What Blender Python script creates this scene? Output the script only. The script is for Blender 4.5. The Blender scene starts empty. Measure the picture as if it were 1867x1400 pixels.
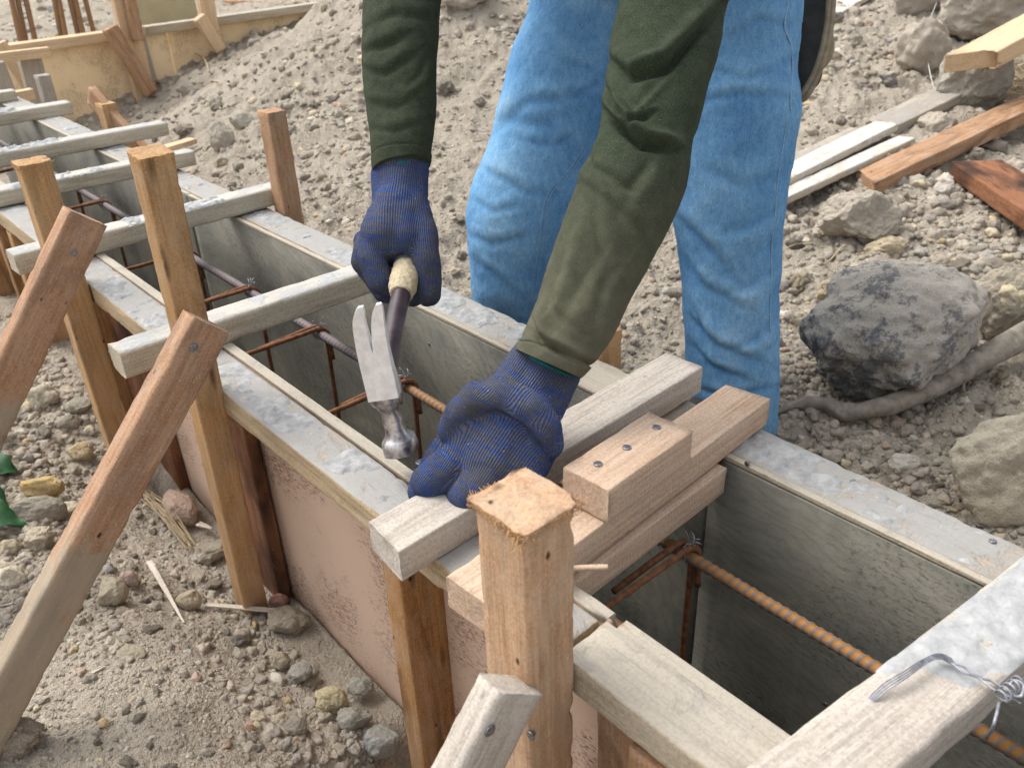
import bpy, math, random
import numpy as np
from mathutils import Vector, Matrix
rnd = random.Random(7)
RNG = np.random.default_rng(11)
SC = bpy.context.scene
COL = SC.collection
# ------------------------------------------------------------------ camera (origin of the measured world; rail tops at z=-0.55)
F = 1550.0; CX, CY = 933.5, 700.0
CAMM = np.array([[0.67068357, 0.74105243, -0.03201238], [-0.3510248, 0.35511995, 0.86641295], [-0.65342569, 0.56985179, -0.49830091]])
cam = bpy.data.objects.new('camera', bpy.data.cameras.new('camera')); COL.objects.link(cam)
r_, u_, f_ = CAMM
cam.matrix_world = Matrix(((r_[0], u_[0], -f_[0], 0), (r_[1], u_[1], -f_[1], 0), (r_[2], u_[2], -f_[2], 0), (0, 0, 0, 1)))
cam.data.sensor_width = 36; cam.data.sensor_fit = 'HORIZONTAL'; cam.data.lens = 36 * F / 1867
cam.data.clip_start = 0.02; cam.data.clip_end = 500
cam.data.dof.use_dof = True; cam.data.dof.focus_distance = 1.02; cam.data.dof.aperture_fstop = 11
SC.camera = cam
# ------------------------------------------------------------------ light: thin overcast
world = bpy.data.worlds.new("World"); SC.world = world; world.use_nodes = True
wn = world.node_tree; bgn = wn.nodes['Background']
sky = wn.nodes.new('ShaderNodeTexSky'); sky.sky_type = 'NISHITA'; sky.sun_disc = False
SUN_EL, SUN_AZ = math.radians(58), math.radians(200)   # azimuth of the sun measured from +X, counter-clockwise
sky.sun_elevation = SUN_EL; sky.sun_rotation = math.radians(90) - SUN_AZ
sky.air_density = 1.0; sky.dust_density = 4.0; sky.ozone_density = 1.0
hs = wn.nodes.new('ShaderNodeHueSaturation'); hs.inputs['Saturation'].default_value = 0.22
wn.links.new(sky.outputs[0], hs.inputs['Color']); wn.links.new(hs.outputs[0], bgn.inputs[0])
bgn.inputs[1].default_value = 0.15
sun = bpy.data.objects.new('sun', bpy.data.lights.new('sun', 'SUN')); COL.objects.link(sun)
sun.data.energy = 1.0; sun.data.angle = math.radians(34); sun.data.color = (1.0, 0.96, 0.9)
sd = Vector((math.cos(SUN_EL) * math.cos(SUN_AZ), math.cos(SUN_EL) * math.sin(SUN_AZ), math.sin(SUN_EL)))
sun.rotation_euler = sd.to_track_quat('Z', 'Y').to_euler(); sun.location = (-2, -1, 4)
SC.view_settings.view_transform = 'Standard'; SC.view_settings.look = 'None'
SC.view_settings.exposure = 1.0; SC.view_settings.gamma = 1.0
# ------------------------------------------------------------------ measuring helpers (pixels of the photograph -> points on real planes)
def ray(px, py): return CAMM.T @ np.array([(px - CX) / F, -(py - CY) / F, 1.0])
def on(px, py, ax, v): d = ray(px, py); return d * (v / d[ax])
def PD(px, py, d): return ray(px, py) * d
def proj(P):
    q = P @ CAMM.T
    return np.stack([CX + F * q[..., 0] / q[..., 2], CY - F * q[..., 1] / q[..., 2], q[..., 2]], -1)
# ------------------------------------------------------------------ noise
_T = np.random.default_rng(5).random((32, 32, 32))
def vn(p):
    p = np.asarray(p, float); i = np.floor(p).astype(int); f = p - i; f = f * f * (3 - 2 * f); i0 = i % 32; i1 = (i + 1) % 32
    x0, y0, z0 = i0[..., 0], i0[..., 1], i0[..., 2]; x1, y1, z1 = i1[..., 0], i1[..., 1], i1[..., 2]
    fx, fy, fz = f[..., 0], f[..., 1], f[..., 2]
    a = _T[x0, y0, z0] * (1 - fx) + _T[x1, y0, z0] * fx; b = _T[x0, y1, z0] * (1 - fx) + _T[x1, y1, z0] * fx
    c = _T[x0, y0, z1] * (1 - fx) + _T[x1, y0, z1] * fx; d = _T[x0, y1, z1] * (1 - fx) + _T[x1, y1, z1] * fx
    return ((a * (1 - fy) + b * fy) * (1 - fz) + (c * (1 - fy) + d * fy) * fz) * 2 - 1
def fbm(p, o=4, g=0.5, l=2.03):
    p = np.asarray(p, float); s = 0; a = 1
    for k in range(o): s = s + a * vn(p + k * 7.3); p = p * l; a *= g
    return s
# ------------------------------------------------------------------ mesh helpers
def mk(name, V, Fc, mat=None, parent=None, smooth=True, col=None, mats=None, mi=None):
    me = bpy.data.meshes.new(name); V = np.asarray(V, np.float32)
    if isinstance(Fc, np.ndarray):
        n, k = Fc.shape; me.vertices.add(len(V)); me.vertices.foreach_set('co', V.ravel())
        me.loops.add(n * k); me.loops.foreach_set('vertex_index', Fc.astype(np.int32).ravel())
        me.polygons.add(n); me.polygons.foreach_set('loop_start', np.arange(0, n * k, k, dtype=np.int32))
        me.update(calc_edges=True); me.validate()
    else:
        me.from_pydata([tuple(map(float, v)) for v in V], [], [tuple(int(q) for q in f) for f in Fc]); me.update()
    if smooth is True: me.polygons.foreach_set('use_smooth', np.ones(len(me.polygons), bool))
    if col is not None:
        a = me.attributes.new('tint', 'FLOAT_COLOR', 'POINT'); c = np.ones((len(V), 4), np.float32); c[:, :np.asarray(col).shape[1]] = col
        a.data.foreach_set('color', c.ravel())
    o = bpy.data.objects.new(name, me); COL.objects.link(o)
    if mat: me.materials.append(mat)
    if parent: o.parent = parent
    return o
def tag(o, label=None, cat=None, group=None, kind=None):
    if label: o['label'] = label
    if cat: o['category'] = cat
    if group: o['group'] = group
    if kind: o['kind'] = kind
    return o
def thing(name, label, cat, loc=(0, 0, 0), group=None):
    o = bpy.data.objects.new(name, None); COL.objects.link(o); o.location = loc; o.empty_display_size = 0.05
    return tag(o, label, cat, group)
def keep(o, parent):            # parent without moving
    o.parent = parent
    M = Matrix.Translation(parent.location) @ parent.rotation_euler.to_matrix().to_4x4() if parent.type == 'EMPTY' else parent.matrix_basis.copy()
    o.matrix_parent_inverse = M.inverted()
    return o
def grid_faces(n, m, wrap):     # n rings of m points
    i = np.arange(n - 1)[:, None]; j = np.arange(m if wrap else m - 1)[None]; j1 = (j + 1) % m
    return np.stack([i * m + j, i * m + j1, (i + 1) * m + j1, (i + 1) * m + j], -1).reshape(-1, 4)
def spline(K, t):               # Catmull-Rom through rows of K, t in 0..1
    K = np.asarray(K, float); n = len(K) - 1; s = np.clip(t, 0, 1) * n; i = np.minimum(s.astype(int), n - 1); f = (s - i)[:, None]
    P = lambda k: K[np.clip(k, 0, n)]
    a, b, c, d = P(i - 1), P(i), P(i + 1), P(i + 2)
    return 0.5 * (2 * b + (c - a) * f + (2 * a - 5 * b + 4 * c - d) * f ** 2 + (3 * b - a - 3 * c + d) * f ** 3)
def tube_geo(pts, r, sides=8, n=None, closed=False):
    pts = np.asarray(pts, float); n = n or max(2, (len(pts) - 1) * 6 + 1)
    P = spline(pts, np.linspace(0, 1, n)) if len(pts) > 2 else pts[0] + (pts[-1] - pts[0]) * np.linspace(0, 1, n)[:, None]
    T = np.gradient(P, axis=0); T /= np.linalg.norm(T, axis=1)[:, None] + 1e-12
    u = np.cross(T[0], [0, 0, 1.0]);
    if np.linalg.norm(u) < .1: u = np.cross(T[0], [1.0, 0, 0])
    U = []
    for t in T:
        u = u - t * np.dot(u, t); u = u / (np.linalg.norm(u) + 1e-12); U.append(u)
    U = np.array(U); W = np.cross(T, U); th = np.linspace(0, 2 * np.pi, sides, endpoint=False)
    R = np.interp(np.linspace(0, 1, n), np.linspace(0, 1, len(np.atleast_1d(r))), np.atleast_1d(r)) if np.size(r) > 1 else np.full(n, float(r))
    V = P[:, None] + R[:, None, None] * (np.cos(th)[None, :, None] * U[:, None] + np.sin(th)[None, :, None] * W[:, None])
    V = V.reshape(-1, 3); Fq = grid_faces(n, sides, True)
    V = np.vstack([V, P[0], P[-1]]); a = len(V) - 2; j = np.arange(sides); j1 = (j + 1) % sides
    c0 = np.stack([np.full(sides, a), j1, j, j], -1); e = (n - 1) * sides
    c1 = np.stack([np.full(sides, a + 1), e + j, e + j1, e + j1], -1)
    return V, [tuple(q) for q in Fq] + [(q[0], q[1], q[2]) for q in c0] + [(q[0], q[1], q[2]) for q in c1]
def join(geos):
    V = []; Fc = []; o = 0
    for v, f in geos:
        V.append(v); Fc += [tuple(int(q) + o for q in g) for g in f]; o += len(v)
    return np.vstack(V), Fc
def tubeo(name, pts, r, mat, parent=None, sides=8, n=None):
    V, Fc = tube_geo(pts, r, sides, n); return mk(name, V, Fc, mat, parent)
# ------------------------------------------------------------------ node helpers
def lin(c, k=1.0):
    out = []
    for v in c[:3]:
        v = v / 255; out.append(k * (v / 12.92 if v <= .04045 else ((v + .055) / 1.055) ** 2.4))
    return (*out, 1.0)
class NT:
    def __init__(s, name):
        s.m = bpy.data.materials.new(name); s.m.use_nodes = True; s.t = s.m.node_tree; s.b = s.t.nodes['Principled BSDF']; s.b.inputs['Roughness'].default_value = .85
        s.tc = s.t.nodes.new('ShaderNodeTexCoord')
    def put(s, sock, v):
        if hasattr(v, 'node'): s.t.links.new(v, sock)
        else: sock.default_value = v
    def n(s, typ, out=0, props=None, **k):
        nd = s.t.nodes.new(typ)
        for a, b in (props or {}).items(): setattr(nd, a, b)
        for a, b in k.items():
            a = a.replace('_', ' ')
            s.put(nd.inputs[int(a[1:])] if a[0] == 'i' and a[1:].isdigit() else nd.inputs[a], b)
        return nd.outputs[out]
    def map(s, sc, src=None, loc=(0, 0, 0), rot=(0, 0, 0)):
        return s.n('ShaderNodeMapping', i0=src or s.tc.outputs['Object'], i1=loc, i2=rot, i3=sc)
    def noise(s, vec, scale=1, det=4, rough=.55, dist=0, col=False):
        return s.n('ShaderNodeTexNoise', out=1 if col else 0, Vector=vec, Scale=scale, Detail=det, Roughness=rough, Distortion=dist)
    def vor(s, vec, scale=1, rand=1.0, out=0, feat='F1'):
        return s.n('ShaderNodeTexVoronoi', out=out, props={'feature': feat}, Vector=vec, Scale=scale, Randomness=rand)
    def ramp(s, v, stops, lerp='LINEAR'):
        nd = s.t.nodes.new('ShaderNodeValToRGB'); s.put(nd.inputs[0], v); cr = nd.color_ramp; cr.interpolation = lerp
        while len(cr.elements) < len(stops): cr.elements.new(.5)
        for e, (p, c) in zip(cr.elements, stops):
            e.position = p; e.color = c if not isinstance(c, (int, float)) else (c, c, c, 1)
        return nd.outputs[0]
    def mr(s, v, a, b, c=0., d=1.): return s.n('ShaderNodeMapRange', Value=v, From_Min=a, From_Max=b, To_Min=c, To_Max=d)
    def mix(s, f, a, b, mode='MIX'):
        nd = s.t.nodes.new('ShaderNodeMix'); nd.data_type = 'RGBA'; nd.blend_type = mode
        s.put(nd.inputs[0], f); s.put(nd.inputs[6], a); s.put(nd.inputs[7], b); return nd.outputs[2]
    def math(s, op, a, b=0.5, c=None):
        nd = s.t.nodes.new('ShaderNodeMath'); nd.operation = op; s.put(nd.inputs[0], a); s.put(nd.inputs[1], b)
        if c is not None: s.put(nd.inputs[2], c)
        return nd.outputs[0]
    def attr(s, nm, out=0): nd = s.t.nodes.new('ShaderNodeAttribute'); nd.attribute_name = nm; return nd.outputs[out]
    def rand(s): return s.t.nodes.new('ShaderNodeObjectInfo').outputs['Random']
    def sep(s, v, i): return s.n('ShaderNodeSeparateXYZ', out=i, i0=v)
    def comb(s, x, y, z): return s.n('ShaderNodeCombineXYZ', X=x, Y=y, Z=z)
    def bump(s, h, d=.002, st=1.0, nrm=None):
        nd = s.t.nodes.new('ShaderNodeBump'); nd.inputs['Strength'].default_value = st; nd.inputs['Distance'].default_value = d; s.put(nd.inputs['Height'], h)
        if nrm: s.put(nd.inputs['Normal'], nrm)
        return nd.outputs[0]
    def fin(s, col, rough=None, nrm=None, metal=None, spec=.3):
        s.put(s.b.inputs['Base Color'], col)
        if rough is not None: s.put(s.b.inputs['Roughness'], rough)
        if nrm: s.put(s.b.inputs['Normal'], nrm)
        if metal is not None: s.put(s.b.inputs['Metallic'], metal)
        s.b.inputs['Specular IOR Level'].default_value = spec
        return s.m
K = .80
# ------------------------------------------------------------------ materials
def wood(name, light, dark, cem=0., stain=0., speck=.5, cemtop=0., wet=0., holes=1., cemcol=(188, 187, 182), saw=1., dusty=.3, dip=0.):
    t = NT(name); ob = t.tc.outputs['Object']; r = t.rand(); off = t.math('MULTIPLY', r, 37.)
    v0 = t.n('ShaderNodeVectorMath', props={'operation': 'ADD'}, i0=ob, i1=t.comb(off, off, off))
    g1 = t.noise(t.map((2.2, 38, 38), v0), 1, 5, .6, 1.2); g2 = t.noise(t.map((9, 330, 330), v0), 1, 3, .65, .3)
    sw = t.noise(t.map((420, 26, 26), v0), 1, 2, .5); bl = t.noise(t.map((7, 16, 16), v0), 1, 4, .6, .5)
    ring = t.n('ShaderNodeTexWave', out=1, props={'wave_type': 'BANDS', 'bands_direction': 'DIAGONAL'}, Vector=t.map((1.2, 22, 22), v0), Scale=2.2, Distortion=9., Detail=3., Detail_Scale=.7)
    f = t.mr(t.math('ADD', t.math('MULTIPLY', g1, .5), t.math('MULTIPLY', t.math('ADD', t.math('MULTIPLY', g2, 1.5), t.math('MULTIPLY', ring, .5)), .25)), .26, .66, .15, 1)
    c = t.mix(f, dark, light)
    c = t.mix(t.mr(bl, .38, .72, 0, .55), c, t.mix(.5, c, dark, 'MULTIPLY') if 0 else tuple(min(1, a * 1.22 + .01) for a in light[:3]) + (1,))
    c = t.mix(t.mr(t.math('MULTIPLY', g2, g1), .16, .26, .3, 0), c, tuple(a * .5 for a in dark[:3]) + (1,))
    cn0 = t.noise(v0, 9, 4, .6)
    iso = t.noise(v0, 340, 4, .7); c = t.mix(t.mr(iso, .5, .36, 0, .4), c, tuple(a * .62 for a in dark[:3]) + (1,)); c = t.mix(t.mr(iso, .54, .66, 0, .35), c, tuple(min(1, a * 1.3 + .02) for a in light[:3]) + (1,))
    # fibre streaks, knots, nail holes
    st = t.noise(t.map((5, 210, 210), v0), 1, 2, .8); c = t.mix(t.mr(st, .64, .74, 0, .35), c, tuple(a * .5 for a in dark[:3]) + (1,))
    dst = t.noise(t.map((20, 30, 30), v0, (5, 5, 5)), 1, 6, .7); c = t.mix(t.mr(dst, .42, .68, 0, dusty), c, lin((196, 184, 166), K))
    kn = t.vor(t.map((5.5, 26, 26), v0), 1); c = t.mix(t.mr(kn, .05, .16, .75 * holes, 0), c, lin((70, 42, 26), K))
    nh = t.vor(t.map((17, 30, 30), v0), 1); c = t.mix(t.mr(nh, .04, .085, .9 * holes, 0), c, lin((38, 26, 20), K))
    if stain:
        sn = t.noise(t.map((6, 22, 22), v0, (3, 1, 2)), 1, 5, .6, 1.); c = t.mix(t.mr(sn, .5, .62, 0, stain), c, tuple(a * .3 for a in dark[:3]) + (1,))
    if wet: c = t.mix(t.mr(t.noise(t.map((5, 9, 9), v0, (9, 9, 9)), 1, 3), .45, .6, 0, wet), c, lin((40, 26, 20), K))
    sp = t.vor(t.map((1, 1, 1), v0), 230.); spn = t.noise(v0, 90, 2)
    if speck: c = t.mix(t.math('MULTIPLY', t.mr(sp, .10, .2, 1, 0), t.mr(spn, .52, .6, 0, speck)), c, lin((214, 206, 196), K))
    if dip: c = t.mix(t.mr(t.math('ADD', t.sep(ob, 0), t.math('MULTIPLY', t.math('SUBTRACT', cn0, .5), .5)), dip, dip + .03, .65, 0), c, t.mix(bl, lin((150, 146, 128), K), lin((186, 176, 156), K)))
    h = t.math('ADD', t.math('ADD', t.math('MULTIPLY', g2, .7), t.math('MULTIPLY', iso, .5)), t.math('MULTIPLY', sw, .35 * saw))
    cn = t.noise(v0, 17, 8, .66, .6); film = t.noise(t.map((14, 60, 60), v0, (4, 4, 4)), 1, 5, .7)
    if cemtop or cem:
        nz = t.sep(t.n('ShaderNodeNewGeometry', out=1), 2)
        up = t.mr(nz, .55, .8)
        lvl = t.math('ADD', t.math('MULTIPLY', up, cemtop), cem)      # coverage 0..1
        thr = t.math('SUBTRACT', .86, t.math('MULTIPLY', lvl, .52))
        m = t.mr(t.math('SUBTRACT', t.math('ADD', t.math('MULTIPLY', cn, .72), t.math('MULTIPLY', film, .28)), thr), -.035, .05)
        cc = t.mix(t.noise(v0, 60, 6, .7), tuple(a * .72 for a in lin(cemcol, K)[:3]) + (1,), lin(cemcol, K))
        cc = t.mix(t.mr(t.noise(v0, 160, 3), .62, .7, 0, .4), cc, lin((120, 116, 108), K))
        c = t.mix(t.math('MULTIPLY', up, .42 if cemtop > .3 else 0.), c, lin(cemcol, K)) if cemtop > .3 else c; c = t.mix(t.math('MULTIPLY', m, .8), c, cc)
        h = t.math('ADD', h, t.math('MULTIPLY', m, t.math('ADD', .5, t.math('MULTIPLY', t.noise(v0, 110, 5, .7), .9))))
    return t.fin(c, .88, t.bump(h, .0016, .85))
RAW = lin((214, 178, 146), K); RAWD = lin((178, 134, 100), K)
ORG = lin((200, 160, 112), K); ORGD = lin((170, 126, 80), K)
M = {}
M['post'] = wood('orange_wood', ORG, ORGD, speck=.5, stain=.25)
M['post_raw'] = wood('raw_post_wood', lin((210, 172, 136), K), lin((176, 132, 98), K), speck=.7, stain=.25, dusty=.4)
M['stud'] = wood('stud_wood', lin((182, 136, 86), K), lin((138, 96, 58), K), speck=.4, stain=.5)
M['brace'] = wood('brace_wood', lin((192, 152, 120), K), lin((152, 112, 84), K), dip=.36, speck=.9, stain=.3, cem=.12, cemcol=(176, 168, 150))
M['raw'] = wood('pale_sawn_wood', lin((210, 184, 160), K), lin((186, 150, 122), K), speck=.35, holes=.0, stain=.0)
M['grey'] = wood('cement_greyed_wood', lin((204, 195, 184), K), lin((172, 160, 148), K), speck=.3, cem=.12, cemtop=.28, holes=.4, cemcol=(186, 182, 174))
M['rail'] = wood('rail_wood', lin((196, 174, 140), K), lin((146, 118, 86), K), speck=.3, cem=.08, cemtop=.75, holes=.3, cemcol=(180, 180, 178))
M['rail_pale'] = wood('pale_rail_wood', lin((200, 188, 166), K), lin((166, 148, 122), K), speck=.3, cem=.02, cemtop=.5, holes=.4, cemcol=(186, 183, 176))
M['tie'] = wood('tie_wood', lin((212, 202, 182), K), lin((176, 160, 132), K), speck=.3, cem=.30, cemtop=.34, holes=.2, cemcol=(196, 200, 204))
M['brown'] = wood('dark_brown_wood', lin((152, 100, 66), K), lin((112, 70, 44), K), speck=.5, wet=.85, stain=.4, dusty=.1)
M['plank_pale'] = wood('weathered_plank', lin((184, 174, 160), K), lin((150, 138, 124), K), speck=.3, cem=.5, cemtop=.2, holes=.3, cemcol=(176, 172, 166))
M['plank_white'] = wood('plastered_plank', lin((214, 202, 182), K), lin((186, 168, 142), K), speck=.3, cem=.62, cemtop=.2, holes=.2, cemcol=(226, 226, 222))
M['plank_brown'] = wood('brown_plank', lin((190, 148, 112), K), lin((154, 114, 82), K), speck=.6, stain=.4, cem=.1)
M['plank_new'] = wood('new_timber', lin((230, 200, 162), K), lin((210, 174, 132), K), speck=.1, holes=.2)
M['splinter'] = wood('splinter_wood', lin((226, 216, 202), K), lin((188, 172, 154), K), speck=.1, holes=0)
M['fray'] = wood('frayed_end_grain', lin((222, 176, 122), K), lin((186, 130, 82), K), speck=.3, holes=0)
def ply_outer(name, base, dark, red=.6):
    t = NT(name); g = t.tc.outputs['Object']
    a = t.noise(t.map((3, 3, 3), g), 1, 5, .6); b = t.noise(t.map((60, 4, 340), g, rot=(0, .12, 0)), 1, 3, .6)
    c = t.mix(t.mr(a, .3, .7), dark, base); c = t.mix(t.mr(b, .3, .7, 0, .3), c, tuple(x * .8 for x in base[:3]) + (1,))
    sc = t.noise(t.map((60, 10, 420), g, rot=(0, .5, 0)), 1, 2, .6); zone = t.noise(t.map((7, 7, 7), g), 1, 3, .6)
    m = t.math('MULTIPLY', t.mr(sc, .56, .61), t.mr(zone, .50, .62))
    c = t.mix(t.math('MULTIPLY', m, red), c, lin((112, 58, 46), K))
    sc2 = t.noise(t.map((120, 10, 500), g, rot=(0, .5, 0), loc=(4, 4, 4)), 1, 1, .6); c = t.mix(t.math('MULTIPLY', t.math('MULTIPLY', t.mr(sc2, .58, .62), t.mr(zone, .46, .56)), .8), c, lin((70, 52, 44), K))
    rs = t.math('MULTIPLY', t.mr(t.noise(t.map((90, 9, 150), g, loc=(8, 1, 1), rot=(0, .5, 0)), 1, 4, .7), .52, .62), t.mr(t.noise(t.map((9, 9, 9), g, loc=(3, 3, 3)), 1, 2), .50, .62)); c = t.mix(t.math('MULTIPLY', rs, red), c, lin((140, 48, 40), K))
    return t.fin(c, .8, t.bump(t.math('SUBTRACT', t.math('MULTIPLY', b, .4), m), .0012, .7))
M['ply'] = ply_outer('plywood_outer_face', lin((228, 198, 174), K), lin((212, 182, 160), K))
M['ply_bg'] = ply_outer('old_plywood_tan', lin((252, 228, 188), .95), lin((244, 216, 172), .95), .5)
def ply_inner():
    t = NT('oiled_plywood_inner_face'); g = t.tc.outputs['Object']
    a = t.noise(t.map((5, 5, 8), g), 1, 6, .65, .6); b = t.noise(t.map((22, 3, 60), g, rot=(0, .25, 0)), 1, 8, .72, 1.)
    c = t.ramp(a, [(.3, lin((104, 104, 96), K)), (.48, lin((136, 135, 125), K)), (.6, lin((154, 150, 136), K)), (.72, lin((172, 168, 157), K))])
    w = t.n('ShaderNodeTexWave', out=1, props={'wave_type': 'RINGS', 'rings_direction': 'Y'}, Vector=t.map((6, 1, 11), g), Scale=2.2, Distortion=12., Detail=4., Detail_Scale=1.2)
    c = t.mix(t.mr(w, .62, .85, 0, .14), c, lin((62, 62, 54), K))
    z = t.noise(t.map((6, 6, 6), g, loc=(2, 5, 1)), 1, 3); m = t.math('MULTIPLY', t.mr(t.noise(t.map((110, 9, 210), g, rot=(0, .3, 0)), 1, 6, .8), .52, .60), t.mr(z, .42, .56)); c = t.mix(t.math('MULTIPLY', m, .6), c, lin((52, 52, 47), K))
    s = t.noise(t.map((60, 3, 3), g), 1, 4, .6); c = t.mix(t.mr(s, .55, .75, 0, .3), c, lin((160, 160, 150), K))
    return t.fin(c, .62, t.bump(t.math('ADD', b, t.math('MULTIPLY', t.noise(g, 260, 3), .4)), .0012, .6), spec=.4)
M['ply_in'] = ply_inner()
def simple(name, c1, c2, scale=60, rough=.8, b=.001, metal=0., det=5, spec=.3):
    t = NT(name); g = t.tc.outputs['Object']; n = t.noise(g, scale, det, .65)
    return t.fin(t.mix(t.mr(n, .32, .68), c1, c2), rough, t.bump(n, b, .8), metal, spec)
M['crust'] = simple('dried_cement_crust', lin((150, 151, 152), K), lin((192, 192, 190), K), 70, .95, .004, det=8)
M['steel'] = simple('worn_bright_steel', (.68, .68, .70, 1), (.92, .92, .93, 1), 90, .4, .0005, .6)
M['steel_dark'] = simple('dark_worn_steel', lin((96, 88, 90)), lin((214, 210, 208)), 70, .34, .0012, .85)
M['handle'] = simple('hammer_handle_paint', lin((38, 28, 33)), lin((70, 56, 62)), 40, .35, .0005, .1, spec=.5)
M['tape'] = simple('glue_crusted_wrap', lin((190, 172, 138), K), lin((226, 212, 182), K), 260, .95, .004)
M['plastic_grey'] = simple('grey_plastic', lin((84, 92, 98)), lin((104, 112, 116)), 60, .5, .0003)
M['nail'] = simple('nail_steel', lin((90, 90, 94)), lin((160, 160, 164)), 400, .4, .0002, .8)
M['wire'] = simple('tie_wire', lin((110, 112, 118)), lin((168, 170, 176)), 200, .5, .0003, .5)
M['rust'] = simple('rusty_round_bar', lin((88, 56, 38)), lin((138, 96, 66)), 120, .8, .0008, .1)
M['branch'] = simple('dry_grey_branch', lin((112, 104, 94), K), lin((170, 160, 146), K), 40, .9, .004, det=8)
M['twig'] = simple('dry_straw', lin((176, 152, 118), K), lin((214, 196, 166), K), 60, .9, .001)
M['white_line'] = simple('white_nylon_line', lin((200, 198, 192)), lin((220, 218, 212)), 60, .6, .0005)
M['leaf'] = simple('green_leaf', lin((16, 50, 26)), lin((40, 88, 48)), 60, .5, .002)
M['skin'] = simple('skin', lin((140, 96, 72)), lin((160, 112, 84)), 20, .6, .0004)
M['hair'] = simple('black_hair', lin((18, 16, 15)), lin((34, 30, 28)), 200, .6, .001)
M['boot'] = simple('rubber_boot', lin((30, 30, 32)), lin((60, 58, 56)), 20, .6, .001)
M['canvas'] = simple('tan_canvas', lin((132, 120, 98), K), lin((168, 156, 132), K), 50, .95, .0012)
M['canvas_dark'] = simple('dark_bag_lining', lin((44, 46, 46)), lin((66, 66, 64)), 30, .9, .001)
M['crust_pale'] = simple('pale_cement_crust', lin((160, 161, 161), K), lin((200, 201, 200), K), 60, .95, .004, det=8)
def rebar_mat(name, rusty):
    t = NT(name); a = t.sep(t.attr('tint'), 0); g = t.tc.outputs['Object']; n = t.noise(g, 90, 4, .6)
    v = t.math('ADD', a, t.math('MULTIPLY', t.math('SUBTRACT', n, .5), .7))
    body = lin((166, 116, 62), .8); rib = lin((128, 112, 100), .8)
    c = t.mix(t.mr(v, .12, .5), body, rib)
    c = t.mix(t.mr(t.noise(g, 22, 3), .6, .75, 0, .6), c, lin((110, 64, 36), .8))
    if not rusty: c = t.mix(t.mr(t.sep(g, 0), -1.05, -.82, .72, 0), c, t.mix(n, lin((96, 96, 108), .8), lin((128, 126, 136), .8)))
    return t.fin(c, .65, t.bump(n, .0006, .6), .15)
M['rebar'] = rebar_mat('ribbed_rebar_steel', False)
M['rebar_rust'] = rebar_mat('rusted_ribbed_rebar', True)
SO1, SO2, SO3 = lin((164, 153, 137), .86), lin((196, 186, 169), .86), lin((128, 116, 104), K)
def soil():
    t = NT('dry_gravelly_soil'); g = t.tc.outputs['Object']
    a = t.noise(g, 3.2, 5, .6); b = t.noise(g, 34, 7, .7); d = t.noise(g, 170, 5, .7)
    c = t.mix(t.mr(a, .3, .7), SO1, lin((174, 163, 149), K)); c = t.mix(t.mr(b, .3, .7, 0, .6), c, SO2); c = t.mix(t.mr(d, .45, .3, 0, .35), c, lin((120, 110, 98), K))
    v = t.vor(g, 150.); vc = t.vor(g, 150., out=1); gv = t.sep(vc, 0)
    c = t.mix(t.math('MULTIPLY', t.mr(v, .55, .2, 0, .55), t.mr(gv, .2, .9)), c, lin((196, 188, 174), K))
    c = t.mix(t.mr(t.vor(g, 420., out=1), .86, .9, 0, .6), c, lin((214, 206, 192), K))
    h = t.math('ADD', t.math('MULTIPLY', t.mr(v, .7, .0), .8), t.math('ADD', t.math('MULTIPLY', b, 1.3), t.math('MULTIPLY', d, .6)))
    v2 = t.vor(g, 420.); h = t.math('ADD', h, t.math('ADD', t.math('MULTIPLY', t.mr(v2, .7, 0), .5), t.math('MULTIPLY', t.noise(g, 700, 3, .7), .5)))
    return t.fin(c, .96, t.bump(h, .0036, .9), spec=.12)
M['soil'] = soil()
def stone(name, dark=0.):
    t = NT(name); g = t.tc.outputs['Object']; ti = t.attr('tint'); n1 = t.noise(g, 26, 7, .7); n2 = t.noise(g, 130, 5, .7)
    c = t.mix(t.mr(n1, .3, .7, 0, .4), ti, lin((190, 180, 164), K))
    c = t.mix(t.mr(n2, .42, .3, 0, .3), c, lin((124, 114, 102), K)); c = t.mix(t.mr(n2, .56, .7, 0, .5), c, lin((206, 198, 184), K))
    if dark:
        z = t.math('ADD', t.math('ADD', .14, t.math('MULTIPLY', t.noise(g, 7, 3, .6), .7)), t.math('ADD', t.math('MULTIPLY', t.math('SUBTRACT', n1, .5), 1.2), t.math('MULTIPLY', t.math('SUBTRACT', n2, .5), .9)))
        sx = t.math('ADD', z, t.mr(t.sep(g, 0), -.14, .12, .12, -.14))
        c = t.mix(t.mr(sx, .50, .66, 0, .85), c, lin((98, 101, 108), K))
    n3 = t.noise(g, 420, 4, .75); c = t.mix(t.mr(n3, .46, .34, 0, .4), c, lin((112, 104, 94), K)); c = t.mix(t.mr(n3, .55, .66, 0, .45), c, lin((222, 214, 200), K))
    h = t.math('ADD', t.math('ADD', t.math('MULTIPLY', n1, 1.3), t.math('MULTIPLY', n3, .3)), t.math('MULTIPLY', n2, .75))
    return t.fin(c, .95, t.bump(h, .006, .9), spec=.15)
M['stone'] = stone('soil_dusted_stone'); M['stone_dark'] = stone('charred_concrete_lump', 1.)
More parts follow.
